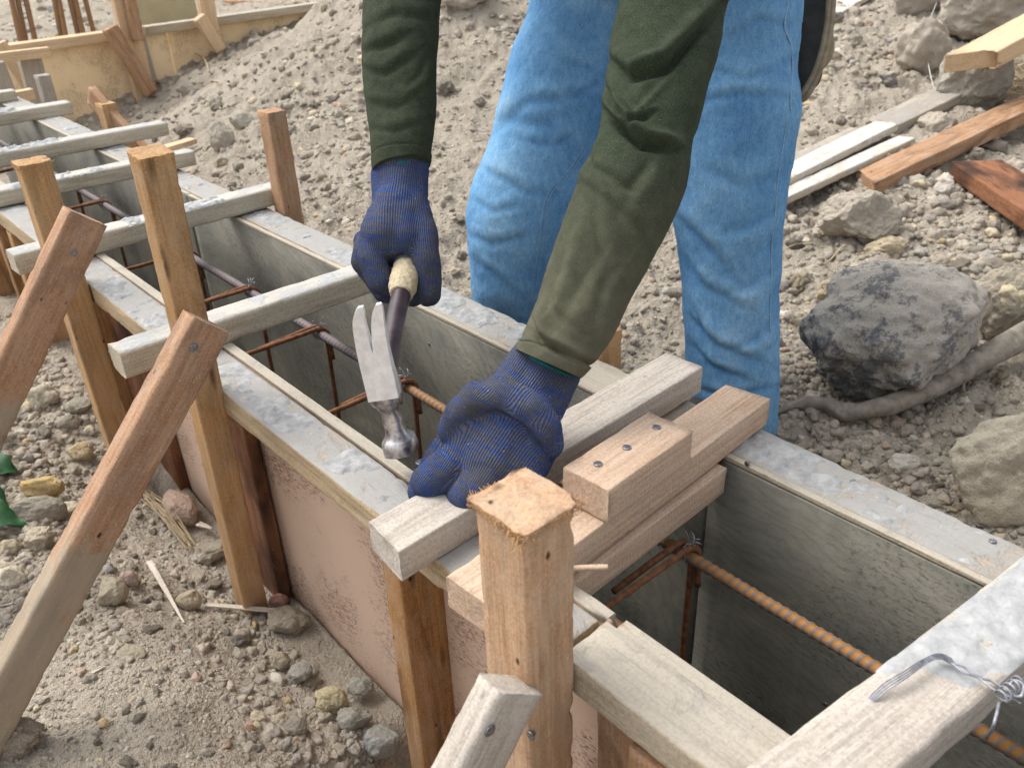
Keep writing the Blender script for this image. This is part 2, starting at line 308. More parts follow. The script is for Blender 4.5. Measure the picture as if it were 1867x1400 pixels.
def denim():
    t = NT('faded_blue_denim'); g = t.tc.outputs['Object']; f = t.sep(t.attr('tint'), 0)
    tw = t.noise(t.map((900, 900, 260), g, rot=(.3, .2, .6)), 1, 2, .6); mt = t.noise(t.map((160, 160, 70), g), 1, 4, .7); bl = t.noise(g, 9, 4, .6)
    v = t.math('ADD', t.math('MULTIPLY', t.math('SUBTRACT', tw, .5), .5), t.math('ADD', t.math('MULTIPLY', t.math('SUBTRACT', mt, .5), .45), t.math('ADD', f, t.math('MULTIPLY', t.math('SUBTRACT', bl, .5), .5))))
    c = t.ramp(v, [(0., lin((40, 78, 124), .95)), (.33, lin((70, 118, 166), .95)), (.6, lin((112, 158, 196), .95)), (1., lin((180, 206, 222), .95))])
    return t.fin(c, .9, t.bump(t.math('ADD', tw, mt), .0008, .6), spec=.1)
M['denim'] = denim()
M['thread'] = simple('pale_seam_thread', lin((96, 136, 172)), lin((160, 186, 206)), 500, .9, .0008)
def jersey():
    t = NT('dark_green_jersey'); g = t.tc.outputs['Object']; dust = t.sep(t.attr('tint'), 0)
    n = t.noise(g, 900, 2, .6); m = t.noise(g, 60, 4, .6); k = t.n('ShaderNodeTexWave', out=1, Vector=t.map((1, 1, 1), g, rot=(.3, .3, .7)), Scale=420., Distortion=2.)
    c = t.mix(t.mr(m, .3, .7), lin((41, 49, 38)), lin((54, 62, 48)))
    c = t.mix(t.math('MULTIPLY', dust, t.mr(m, .2, .7, .6, 1.)), c, lin((114, 108, 92)))
    c = t.mix(t.math('MULTIPLY', t.mr(n, .5, .75), .3), c, lin((124, 128, 104)))
    c = t.mix(t.mr(t.vor(g, 190.), .07, .03, 0, .5), c, lin((180, 172, 150)))
    return t.fin(c, .95, t.bump(t.math('ADD', t.math('MULTIPLY', n, .8), t.math('MULTIPLY', m, .8)), .0009, .7), spec=.1)
M['jersey'] = jersey()
def knit():
    t = NT('blue_and_charcoal_knit'); kc = t.attr('knit', 1)
    u = t.sep(kc, 0); v = t.sep(kc, 1); g = t.tc.outputs['Object']     # u: arc around (m), v: along (m)
    w = t.math('SINE', t.math('MULTIPLY', u, 2 * math.pi / .0026)); w2 = t.math('ABSOLUTE', w)
    r = t.math('SINE', t.math('ADD', t.math('MULTIPLY', v, 2 * math.pi / .0019), t.math('MULTIPLY', w2, 1.4)))
    cu = t.comb(t.math('MULTIPLY', u, 26.), t.math('MULTIPLY', v, 230.), 0.); cn = t.noise(cu, 1, 3, .6)
    fine = t.noise(t.comb(t.math('MULTIPLY', u, 330.), t.math('MULTIPLY', v, 420.), 0.), 1, 2, .6); z = t.noise(g, 14, 3, .6)
    fac = t.math('ADD', t.math('MULTIPLY', cn, .9), t.math('ADD', t.math('MULTIPLY', fine, .45), t.math('MULTIPLY', z, .5)))
    c = t.mix(t.mr(fac, .84, 1.08), lin((94, 95, 102)), lin((56, 84, 150)))
    c = t.mix(t.mr(fac, 1.1, 1.25), c, lin((78, 114, 190)))
    c = t.mix(t.mr(t.math('ADD', w, t.math('MULTIPLY', t.math('SUBTRACT', fine, .5), 1.6)), -1, -.1, .6, 0), c, lin((30, 32, 42)))
    c = t.mix(t.mr(t.noise(g, 900, 2, .7), .5, .75, 0, .45), c, lin((132, 140, 160)))
    c = t.mix(t.mr(t.vor(g, 150.), .075, .045, 0, .8), c, lin((216, 204, 172)))
    h = t.math('ADD', w, t.math('MULTIPLY', r, .3)); h = t.math('ADD', h, t.math('MULTIPLY', t.noise(g, 520, 4, .75), 2.2))
    return t.fin(c, 1., t.bump(h, .0009, .9), spec=.05)
M['knit'] = knit()
M['teal'] = simple('teal_overlock_thread', lin((20, 84, 84)), lin((34, 116, 108)), 600, .9, .001)
# ------------------------------------------------------------------ timber builder
def section(w, h, r=.002, n=7):
    pts = []
    cs = [(w / 2, h / 2, 0), (-w / 2, h / 2, 1), (-w / 2, -h / 2, 2), (w / 2, -h / 2, 3)]
    for i, (x, y, q) in enumerate(cs):
        cx, cy = x - math.copysign(r, x), y - math.copysign(r, y)
        for k in range(3):
            a = math.pi / 2 * (q + k / 2); pts.append((cx + r * math.cos(a), cy + r * math.sin(a)))
        x2, y2, _ = cs[(i + 1) % 4]; p = pts[-1]
        nx = x2 - math.copysign(r, x2) if i % 2 == 1 else x2; ny = y2 if i % 2 == 1 else y2 - math.copysign(r, y2)
        q2 = (x2 - math.copysign(r, x2) if i in (0, 2) else x2, y2 - math.copysign(r, y2) if i in (1, 3) else y2)
        e = (p[0] if i in (1, 3) else q2[0], p[1] if i in (0, 2) else q2[1])
        for k in range(1, n): pts.append((p[0] + (e[0] - p[0]) * k / n, p[1] + (e[1] - p[1]) * k / n))
    return np.array(pts)
def timber(name, p0, p1, w, h, mat, up=(0, 0, 1), parent=None, seed=None, rough=.0012, flare=0., ecut=(0, 0), r=.002, seg=.012, warp=.002):
    """w is the width across, h the thickness along 'up'; object X runs along the grain"""
    p0, p1 = np.array(p0, float), np.array(p1, float); L = np.linalg.norm(p1 - p0); X = (p1 - p0) / L
    Z = np.array(up, float); Z -= X * np.dot(Z, X); Z /= np.linalg.norm(Z); Y = np.cross(Z, X)
    seed = rnd.random() * 100 if seed is None else seed; S = section(w, h, r); n = max(8, int(L / seg)); s = np.linspace(0, L, n)
    P = np.zeros((n, len(S), 3)); P[..., 0] = s[:, None]; P[..., 1:] = S[None]
    nz = .30 * fbm(np.stack([P[..., 0] * 9 + seed, P[..., 1] * 30, P[..., 2] * 30], -1), 2, .6) + .22 * fbm(np.stack([P[..., 0] * 60 + seed, P[..., 1] * 260, P[..., 2] * 260], -1), 3, .7)
    corner = (np.abs(np.abs(S[:, 0]) - w / 2) < r * 1.1) & (np.abs(np.abs(S[:, 1]) - h / 2) < r * 1.1)
    chip = np.clip(fbm(np.stack([P[..., 0] * 45 + seed * 2, P[..., 1] * 30, P[..., 2] * 30], -1), 3, .6) - .25, 0, 1)
    k = nz * rough - chip * corner[None] * (.0035 if rough > .001 else .0015)
    dr = S / (np.linalg.norm(S, axis=1)[:, None]); P[..., 1:] += k[..., None] * dr[None]
    bend = warp * (np.sin(s * 2.1 + seed) + .5 * np.sin(s * 5 + seed * 3)); P[..., 1] += bend[:, None]; P[..., 2] += (warp * np.sin(s * 1.7 + seed * 2))[:, None]
    for e, (i, sg) in enumerate(((0, -1), (n - 1, 1))):
        P[i, :, 0] += ecut[e] * P[i, :, 1] + fbm(np.stack([P[i, :, 1] * 150, P[i, :, 2] * 150, np.full(len(S), seed)], -1), 3) * .0016
    if flare:
        for i in range(n):
            d = L - s[i]; q = flare * math.exp(-d / .004)
            P[i, :, 1:] *= 1 + q * (.55 + .45 * vn(np.stack([P[i, :, 1] * 130, P[i, :, 2] * 130, np.full(len(S), seed)], -1)))[:, None]
    V = P.reshape(-1, 3); m = len(S); Fq = [tuple(q) for q in grid_faces(n, m, True)]
    # end caps: three shrinking rings
    for e, i in enumerate((0, n - 1)):
        prev = np.arange(m) + i * m; ring = P[i]; c = ring.mean(0)
        for q in (.97, .82, .64, .46, .28, .1):
            R = c + (ring - c) * [1, q, q]; R[:, 0] = s[i] + ecut[e] * R[:, 1] + fbm(np.stack([R[:, 1] * 170, R[:, 2] * 170, np.full(m, seed + 5.)], -1), 3) * (.0004 + .005 * flare) + (.005 * (1 if e else -1) * flare)
            b = len(V); V = np.vstack([V, R])
            for j in range(m):
                j1 = (j + 1) % m; f = (prev[j], prev[j1], b + j1, b + j); Fq.append(f if e else f[::-1])
            prev = np.arange(m) + b
        f = tuple(int(x) for x in prev); Fq.append(f if e else f[::-1])
    o = mk(name, V, Fq, mat, None)
    o.matrix_basis = Matrix(((X[0], Y[0], Z[0], p0[0]), (X[1], Y[1], Z[1], p0[1]), (X[2], Y[2], Z[2], p0[2]), (0, 0, 0, 1)))
    o['_L'] = L; o['_w'] = w; o['_h'] = h
    if parent: keep(o, parent)
    return o
def clean(o):
    for k in ('_L', '_w', '_h'):
        if k in o: del o[k]
def fray(parent, ring_w, ring_h, L, n, seed, ln=.008, rad=.0011):
    n = int(n * 1.6); rad = rad * .6
    """torn fibres round the hammered end of a post (timber-local coordinates)"""
    g = []; R = random.Random(seed)
    for i in range(n):
        a = R.random() * 4; s = int(a); f = a - s - .5
        y, z, dy, dz = [(ring_w * f, ring_h / 2, 0, 1), (-ring_w / 2, ring_h * f, -1, 0), (ring_w * f, -ring_h / 2, 0, -1), (ring_w / 2, ring_h * f, 1, 0)][s]
        x = L - R.random() ** 2 * .008 + .001; l = ln * (.12 + R.random() ** 4 * 1.3) * (.25 + max(0, math.sin(a * 3.9 + seed))); o = R.uniform(.0, .8)
        p0 = np.array([x - .002, y * .96, z * .96]); p1 = p0 + np.array([R.uniform(-1.2, .9) * l, dy * l * o + R.uniform(-.8, .8) * l, dz * l * o + R.uniform(-.8, .8) * l])
        mid = (p0 + p1) / 2 + np.array([R.uniform(0, .3) * l, 0, 0])
        g.append(tube_geo([p0, mid, p1], [rad * R.uniform(.5, 1.3), rad * .7, rad * .2], 4, 5))
    V, Fc = join(g); o = mk('frayed_fibres', V, Fc, M['fray'], parent); return o
def nail_on(parent, px, py, ax, val, nrm, r=.0042, parent_keep=True, tilt=0):
    p = on(px, py, ax, val); n = np.array(nrm, float); n /= np.linalg.norm(n)
    pts = [p - n * .006, p + n * .0004, p + n * .0012]; 
    th = np.linspace(0, 2 * np.pi, 14, endpoint=False); u = np.cross(n, [.3, .5, .8]); u /= np.linalg.norm(u); w = np.cross(n, u)
    rings = [(.0, .0022), (-.0015, r), (.0008, r), (.0012, r * .8), (.0011, 0.0)]
    V = []
    for z, rr in ((-.004, .0016), (-.0004, .0018), (-.0003, r), (.0008, r), (.0012, r * .82), (.0010, r * .1)):
        V.append(p + n * z + rr * (np.cos(th)[:, None] * u + np.sin(th)[:, None] * w))
    V = np.vstack(V); Fq = [tuple(q) for q in grid_faces(6, 14, True)] + [tuple(range(5 * 14, 6 * 14))]
    o = mk('nail', V, Fq, M['nail']); keep(o, parent); return o
def crust(parent, L, w, top, seed, cover=.5, th=.004, x0=0, y0=0, sc=22, mat=None):
    """dried cement lying on the upper face of a timber (timber-local X,Y)"""
    nx, ny = int(L / .0035), max(6, int(w / .003)); X, Y = np.meshgrid(np.linspace(x0, x0 + L, nx), np.linspace(y0 - w / 2, y0 + w / 2, ny), indexing='ij')
    n = fbm(np.stack([X * sc + seed, Y * sc, X * 0 + seed], -1), 5, .6); edge = np.minimum(np.minimum(X - x0, x0 + L - X), np.minimum(Y - y0 + w / 2, y0 + w / 2 - Y)) / .006
    m = (n + cover - .5) * 2.2; m = np.minimum(m, edge * .5 - .1 + .15 * n); m = np.minimum(m, (X - x0 - .03 + .5 * (Y - y0)) / .03 * .5 + n * .5) if L > .22 and cover > .9 else m
    hgt = np.clip(m, 0, .8) ** .5 * th * (1 + .6 * fbm(np.stack([X * 130, Y * 130, X * 0 + seed], -1), 3, .6)) + top - .0006
    idx = np.arange(nx * ny).reshape(nx, ny); q = np.stack([idx[:-1, :-1], idx[1:, :-1], idx[1:, 1:], idx[:-1, 1:]], -1); mm = (m > 0)
    keepf = mm[:-1, :-1] | mm[1:, :-1] | mm[1:, 1:] | mm[:-1, 1:]; q = q[keepf]
    hgt = np.where(m > 0, hgt, top - .0015)
    V = np.stack([X, Y, hgt], -1).reshape(-1, 3); used = np.unique(q); mp = -np.ones(len(V), int); mp[used] = np.arange(len(used))
    o = mk('cement_crust', V[used], mp[q], mat or M['crust'], parent); o['kind'] = 'stuff'; return o
# ================================================================== GROUND
WTOP = -.55
def H0(x, y):
    x = np.asarray(x, float); y = np.asarray(y, float)
    far = np.clip((y - .74) / .15, 0, 1)
    h = -.86 + 0 * x
    h = h + far * (.05 + .11 * np.clip(y - .9, 0, 3) + .03 * np.clip(y - 3.9, 0, 4))
    h = h + .52 * np.exp(-(((x + 3.05) / .85) ** 2 + ((y - 2.7) / 1.15) ** 2) ** 1.0) * far
    h = h + .10 * np.exp(-(((x + 1.9) / .6) ** 2 + ((y - 1.25) / .35) ** 2)) * far
    h = h - .26 * np.exp(-(((x + 4.45) / .75) ** 2 + ((y - 1.15) / .75) ** 2))
    sm = lambda v, a, b: (lambda q: q * q * (3 - 2 * q))(np.clip((v - a) / (b - a), 0, 1))
    h = h - (1 - far) * sm(y, .10, .36) * (.115 * sm(x, -1.75, -1.35) + .16 * sm(x, -.72, -.60))
    h = h - .40 * sm(y, .40, .46) * (1 - sm(y, .70, .76)) * sm(x, -3.9, -3.6) * (1 - sm(x, .6, .8))
    h = h + .03 * fbm(np.stack([x * 1.3, y * 1.3, x * 0 + 3], -1), 2) * np.clip(np.abs(y - .55) * 3, .2, 1)
    return h
def H(x, y):
    h = H0(x, y); d = np.hypot(x, y); dm = np.clip(d, .5, 20)
    p = np.stack([x, y, x * 0 + 1.5], -1)
    h = h + .016 * fbm(p * 5, 2) * np.clip(dm * .6, .4, 1.6)
    rough = np.clip(.55 + .9 * (np.asarray(y) > .75) + .5 * vn(p * 2.3 + 9), .25, 2)
    h = h + rough * (.011 * fbm(p * 16 + 3, 3) + .0078 * (np.abs(vn(p * 38)) + .7 * np.abs(vn(p * 80 + 4)) + .4 * np.abs(vn(p * 170 + 2))))
    return h
def ground_hit(px, py):
    d = ray(px, py); t = .3; s = .01
    for k in range(2500):
        q = d * t
        if q[2] < float(H0(q[0], q[1])): break
        t += s * max(t, .5) * .5
    return d * t, t
# polar sheet: dense inside the field of view, coarse elsewhere, out to 150 m
a0 = math.atan2(CAMM[2][1], CAMM[2][0])
ang = np.concatenate([np.linspace(a0 - math.pi, a0 - .95, 50, endpoint=False), np.linspace(a0 - .95, a0 + .95, 1050, endpoint=False), np.linspace(a0 + .95, a0 + math.pi, 50, endpoint=False)])
rad = np.concatenate([[.02, .1, .2, .3], np.geomspace(.36, 9, 800), np.geomspace(10, 150, 30)])
RR, AA = np.meshgrid(rad, ang, indexing='ij'); X = RR * np.cos(AA); Y = RR * np.sin(AA); Z = H(X, Y)
mk('ground', np.stack([X, Y, Z], -1).reshape(-1, 3), grid_faces(len(rad), len(ang), True), M['soil'])['kind'] = 'structure'
# ------------------------------------------------------------------ stones
def ico(sub):
    import bmesh
    bm = bmesh.new(); bmesh.ops.create_icosphere(bm, subdivisions=sub, radius=1.0); bm.verts.ensure_lookup_table()
    V = np.array([v.co[:] for v in bm.verts]); Fc = np.array([[v.index for v in f.verts] for f in bm.faces]); bm.free(); return V, Fc
ICO = {k: ico(k) for k in (1, 2, 3, 4, 5, 6)}
def rock_shape(V, seed, crag=.22, flat=.62, cuts=5):
    R = np.random.default_rng(seed); P = V.copy()
    for k in range(cuts):
        n = R.normal(size=3); n /= np.linalg.norm(n); d = R.uniform(.62, .9); s = P @ n; P = P - np.clip(s - d, 0, 9)[:, None] * n * .92
    P = P * (1 + crag * fbm(V * 1.6 + seed * 1.7, 5, .55))[:, None]
    P *= np.array([1, R.uniform(.68, .95), flat * R.uniform(.85, 1.25)]); return P
PAL = np.array([lin(c, 1.02)[:3] for c in ((158, 148, 134), (170, 160, 144), (146, 138, 128), (182, 172, 156), (150, 140, 124), (176, 164, 146), (160, 150, 138), (196, 182, 154), (158, 154, 148), (200, 192, 178), (178, 152, 134), (190, 168, 126))])
PW = np.array([20, 18, 14, 12, 14, 12, 12, 4, 5, 3, 2, 2], float); PW /= PW.sum()
def rock(name, px, py, rpx, seed, mat=None, sub=4, col=None, flat=.62, crag=.22, cuts=5, rz=None, sq=1., sink=.25, asp=None):
    p, t = ground_hit(px, py); r = rpx * t / F
    P = rock_shape(ICO[sub][0], seed, crag, flat, cuts); P = P * (1 + .018 * fbm(P * 9, 4, .6))[:, None]; P[:, 0] /= np.abs(P[:, 0]).max(); P *= r; P[:, 1] *= sq
    c = col if col is not None else PAL[RNG.choice(len(PAL), p=PW)]
    o = mk(name, P, ICO[sub][1], mat or M['stone'], col=np.tile(c, (len(P), 1)))
    zz = -P[:, 2].min(); o.location = (p[0], p[1], float(H0(p[0], p[1])) + zz * (1 - 2 * sink)); o.rotation_euler = (0, 0, rnd.random() * 6.28 if rz is None else rz)
    return o
CAMZ = math.atan2(CAMM[0][1], CAMM[0][0])      # world angle of image-right
big = [
 (1612, 706, 178, 41, 'big charred grey concrete lump lying on the dry branch', 'stone_dark', .66, .15, CAMZ + .2, .8, .06, (172, 166, 156)),
 (1845, 915, 140, 12, 'large pale beige boulder at right beside the far rail', 'stone', .8, .16, CAMZ, .85, .32, (186, 176, 156)),
 (1565, 440, 78, 23, 'rough grey clod below the end of the long brown plank', 'stone', .7, .2, CAMZ, .75, .15, (168, 158, 144)),
 (1825, 600, 75, 34, 'rounded soil covered rock right of the charred lump', 'stone', .8, .22, CAMZ, .85, .15, (162, 152, 134)),
 (1790, 80, 105, 45, 'huge dusty boulder at the top right corner', 'stone', .8, .2, CAMZ, .8, .15, (170, 162, 150)),
 (1768, 190, 66, 56, 'grey boulder under the pointed end of the new timber', 'stone', .85, .2, CAMZ, .8, .15, (158, 152, 142)),
 (1675, 135, 50, 57, 'upright beige boulder left of the two leaning boulders', 'stone', 1.0, .2, CAMZ, .8, .15, (172, 162, 148)),
 (1665, 30, 60, 67, 'grey boulder at the top edge beside the white line', 'stone', .8, .2, CAMZ, .8, .15, (164, 154, 142)),
 (1645, 880, 34, 78, 'light grey stone leaning on the outer edge of the far rail', 'stone', .8, .2, CAMZ, .9, .0, (190, 184, 172)),
 (1700, 250, 40, 89, 'pale wedge shaped clod touching the grey plank', 'stone', .7, .2, CAMZ, .8, .2, (176, 166, 150)),
 (1720, 365, 24, 91, 'pale grey stone between the two brown planks', 'stone', .9, .2, CAMZ, .9, .1, (198, 190, 178)),
 (1825, 610, 40, 93, 'yellowish white stone wedged beside the branch', 'stone', .7, .2, CAMZ, .9, -.6, (208, 194, 160)),
 (1615, 335 + 130, 40, 94, 'long yellowish clod lying between rough clods', 'stone', .5, .2, CAMZ, .5, .2, (194, 178, 146)),
 (1530, 545, 50, 95, 'flat tan clod left of the charred lump', 'stone', .45, .2, CAMZ + .3, .45, .2, (182, 166, 138)),
 (410, 280, 24, 96, 'pale standing stone on the mound left of the far post', 'stone', 1.2, .14, CAMZ, .8, .1, (190, 182, 168)),
 (445, 238, 26, 97, 'flat grey stone on the mound above the standing stone', 'stone', .6, .14, CAMZ, .8, .15, (172, 166, 154)),
 (847, 18, 52, 98, 'big pale stone at the top between the right arm and jeans', 'stone', .6, .2, CAMZ, .8, .15, (186, 180, 168)),
 (690, 80, 40, 99, 'pale stone on the mound behind the right sleeve', 'stone', .6, .2, CAMZ, .8, .15, (188, 180, 170)),
 (80, 905, 44, 101, 'yellow stained flat stone right of the green leaves', 'stone', .5, .16, CAMZ, .5, .2, (186, 158, 98)),
 (70, 950, 62, 102, 'long grey slab stone below the yellow stained stone', 'stone', .5, .1, CAMZ + .3, .45, .2, (150, 144, 130)),
 (135, 945, 26, 103, 'pale rounded stone left of the long diagonal brace', 'stone', .8, .12, CAMZ, .9, .1, (188, 176, 150)),
 (85, 1000, 30, 104, 'beige double bump stone under the pale rounded stone', 'stone', .8, .2, CAMZ, .9, .1, (176, 164, 142)),
 (25, 1008, 22, 105, 'beige round stone at the left edge', 'stone', .8, .12, CAMZ, .9, .1, (180, 168, 140)),
 (30, 1065, 33, 106, 'white stone with a rusty orange stain at the left edge', 'stone', .6, .16, CAMZ, .7, .1, (204, 192, 170)),
 (210, 1098, 30, 107, 'tan pebble below the brace on the near ground', 'stone', .8, .12, CAMZ, .9, .1, (176, 164, 140)),
 (350, 1110, 23, 108, 'round tan pebble right of the splinter', 'stone', .85, .1, CAMZ, .95, .1, (184, 168, 142)),
 (243, 1070, 20, 109, 'pinkish round pebble among grey ones near the splinter', 'stone', .8, .1, CAMZ, .9, .1, (176, 150, 138)),
 (385, 1025, 30, 110, 'grey wedge stone left of the orange post foot', 'stone', .7, .18, CAMZ, .8, .1, (166, 158, 140)),
 (510, 1105, 19, 111, 'dusky red stone at the foot of the brown board', 'stone', .6, .12, CAMZ, .8, .1, (156, 104, 90)),
 (530, 1150, 42, 112, 'brownish clod at the corner of the plywood foot', 'stone', .7, .2, CAMZ, .8, .1, (148, 136, 118)),
 (338, 1195, 14, 113, 'small whitish chip on fine soil', 'stone', .6, .2, CAMZ, .8, .05, (208, 204, 198)),
 (225, 1198, 50, 114, 'flat half buried grey stone on the near ground', 'stone', .3, .1, CAMZ, .5, .35, (158, 148, 128)),
 (605, 1290, 34, 115, 'pale yellow boulder beside the foot of the plywood', 'stone', .8, .18, CAMZ, .8, .1, (192, 178, 140)),
 (648, 1325, 34, 116, 'grey rounded stone by the near stud', 'stone', .8, .16, CAMZ, .9, .1, (146, 144, 134)),
 (660, 1265, 26, 117, 'light grey stone above the rounded one by the stud', 'stone', .8, .18, CAMZ, .9, .1, (160, 158, 146)),
 (540, 1335, 24, 118, 'dark grey rounded pebble on the near ground', 'stone', .8, .12, CAMZ, .95, .1, (136, 130, 118)),
 (700, 1370, 34, 119, 'smooth grey stone half hidden by the near stud', 'stone', .9, .1, CAMZ, .9, .1, (150, 152, 148)),
 (550, 1240, 24, 120, 'grey stone with dark top near the plywood foot', 'stone', .7, .18, CAMZ, .9, .1, (150, 146, 138)),
 (515, 1215, 20, 121, 'round brownish pebble left of the plywood foot', 'stone', .85, .12, CAMZ, .9, .1, (158, 144, 122)),
 (192, 1328, 12, 122, 'small bright ochre pebble on bare soil', 'stone', .8, .12, CAMZ, .9, .0, (206, 180, 136)),
 (457, 1333, 12, 123, 'small red brown chip on bare soil', 'stone', .6, .12, CAMZ, .9, .0, (136, 92, 70)),
 (30, 1370, 70, 124, 'big brown soil lump in the bottom left corner', 'stone', .6, .22, CAMZ, .7, .2, (130, 114, 98)),
 (85, 745, 34, 125, 'pale stone under the second brace', 'stone', .8, .2, CAMZ, .8, .1, (188, 180, 160)),
 (150, 755, 26, 126, 'grey stone right of the pale stone under the second brace', 'stone', .8, .14, CAMZ, .9, .1, (150, 144, 130)),
 (155, 840, 22, 127, 'ochre stone in the gravel left of the long brace', 'stone', .7, .14, CAMZ, .8, .1, (180, 158, 118)),
 (130, 785, 24, 128, 'round grey stone in the middle of the left gravel', 'stone', .8, .1, CAMZ, .9, .1, (152, 146, 130)),
 (335, 950, 50, 129, 'pinkish slab stone leaning against the brown board', 'stone', .55, .12, CAMZ - .9, .6, .1, (178, 150, 132)),
]
placed = []
for (px, py, rp, sd_, lab, mt, fl, cr, rz, sq, sk, colr) in big:
    o = rock('boulder' if rp > 45 else 'stone', px, py, rp, sd_, M[mt], 6 if rp > 60 else 5, lin(colr, 1.0)[:3], fl, cr, 6, rz, sq, sk)
    tag(o, lab, 'boulder' if rp > 45 else 'stone', 'loose stones'); placed.append((px, py, rp))
# countable clods: shared shapes, one object each
variants = []
for k in range(14):
    P = rock_shape(ICO[4][0], 300 + k, .34, .66, 8); P = P * (1 + .06 * fbm(P * 5, 4, .6))[:, None]; P /= np.abs(P).max()
    for c in range(3):
        o = mk('clod', P, ICO[4][1], M['stone'], col=np.tile(PAL[RNG.choice(len(PAL), p=PW)], (len(P), 1))); variants.append(o.data); bpy.data.objects.remove(o)
variants_col = {}
for me in variants:
    a = me.attributes['tint'].data[0].color; variants_col[me.name] = 'pinkish' if a[0] > a[1] * 1.22 else 'yellowish' if a[1] > a[2] * 1.45 else 'pale' if a[0] > .32 else 'dark grey' if a[0] < .22 else 'grey beige'
LM = [(60, 700, 'in the gravel beside the brace at the left edge'), (120, 850, 'in the gravel left of the long brown brace'), (60, 1000, 'at the left edge by the beige stones'), (300, 960, 'between the long brace and the orange post foot'),
      (420, 1080, 'below the foot of the tall orange post'), (280, 1120, 'beside the pointed white splinter'), (500, 1180, 'near the corner of the plywood foot'), (600, 1300, 'close to the near stud at the wall foot'), (380, 1300, 'on the bare soil at the bottom'), (200, 1200, 'right of the dusty lower end of the long brace'), (100, 1380, 'by the bottom left corner'),
      (330, 130, 'on the mound slope beside the back plywood wall'), (300, 250, 'on the mound above the orange post top'), (440, 100, 'near the top of the mound left of the far post'), (420, 300, 'beside the standing stone on the mound'), (580, 120, 'on the mound left of the right sleeve'), (590, 300, 'on the mound right of the reddish far post'), (600, 430, 'just behind the far rail left of the right fist'), (860, 120, 'between the right sleeve and the jeans at the top'), (830, 280, 'left of the bent knee'), (830, 440, 'right of the hammering fist'),
      (1180, 520, 'between the two trouser legs'), (1150, 640, 'behind the far rail beside the green cuff'), (1560, 60, 'below the white board near the tool bag'), (1540, 200, 'right of the tool bag'), (1640, 170, 'between the tool bag and the leaning boulders'), (1760, 60, 'among the boulders at the top right corner'), (1480, 280, 'right of the jeans above the grey plank'), (1600, 290, 'beside the end of the white plastered planks'), (1700, 300, 'between the grey plank and the long brown plank'), (1800, 240, 'below the rope fibre tangle'),
      (1480, 410, 'below the white plastered strip'), (1660, 420, 'right of the rough clod under the brown plank'), (1790, 430, 'below the dark wet board'), (1480, 520, 'left above the charred lump'), (1640, 510, 'just above the charred lump'), (1800, 530, 'upper right of the charred lump'), (1430, 620, 'between the jeans and the charred lump'), (1470, 800, 'between the branch tip and the far rail'), (1600, 820, 'below the branch beside the far rail'), (1720, 750, 'between the branch and the big beige boulder'), (1800, 960, 'between the big beige boulder and the far rail'), (1840, 680, 'right of the branch at the right edge')]
def zone(px, py):
    return py - (192.9 + .47 * px) < 0      # beyond the far rail line
NC = 0; tries = 0
while NC < 250 and tries < 6000:
    tries += 1; px, py = rnd.uniform(-30, 1890), rnd.uniform(-10, 1420)
    fz = py < 150 + .46 * px; nz_ = py > 470 + .9 * px
    if not (fz or nz_): continue
    if px < 480 and fz and py < 230 - .3 * (px - 250) * (px > 250) and px < 300: continue
    if fz and px < 1350 and rnd.random() < .62: continue
    if nz_ and py > 1180 and rnd.random() < .75: continue
    rp = 9 + 16 * rnd.random() ** 2.6 + (16 * rnd.random() ** 1.5 if px > 1350 else 0)
    if any((px - a) ** 2 + (py - b) ** 2 < (rp * .8 + c * .85) ** 2 for a, b, c in placed): continue
    placed.append((px, py, rp)); p, t = ground_hit(px, py); r = rp * t / F
    if -1.45 < p[0] < -.25 and .42 < p[1] < .80: continue
    if .33 < p[1] < .8: continue
    o = bpy.data.objects.new('clod', rnd.choice(variants)); COL.objects.link(o); o.scale = (r, r * rnd.uniform(.8, 1), r * rnd.uniform(.8, 1.2))
    o.location = (p[0], p[1], float(H(np.array([p[0]]), np.array([p[1]]))[0]) - r * .05); o.rotation_euler = (rnd.uniform(-.4, .4), rnd.uniform(-.4, .4), rnd.random() * 6.28)
    q_ = min(LM, key=lambda q: (q[0] - px) ** 2 + (q[1] - py) ** 2); dx_, dy_ = px - q_[0], py - q_[1]; near_ = q_[2] + (', farther right' if dx_ > abs(dy_) else ', farther left' if -dx_ > abs(dy_) else ', lower down' if dy_ > 0 else ', higher up'); cc_ = variants_col[o.data.name]
    tag(o, ('large' if rp > 17 else 'middling' if rp > 12 else 'small') + ' ' + cc_ + ' clod ' + near_, 'clod', 'clods on the near ground' if nz_ else 'clods on the soil mound' if px < 1150 else 'clods in the rubble'); NC += 1
    if len(o['label'].split()) > 16: o['label'] = o['label'].rsplit(',', 1)[0]
    continue
    if nz_: tag(o, 'small rounded grey brown clod in the loose gravel at the foot of the near formwork', 'clod', 'clods on the near ground')
    elif px < 1150: tag(o, 'small pale clod lying on the dug soil mound behind the worker', 'clod', 'clods on the soil mound')
    else: tag(o, 'rough beige clod among the rubble at the right of the worker', 'clod', 'clods in the rubble')
    NC += 1
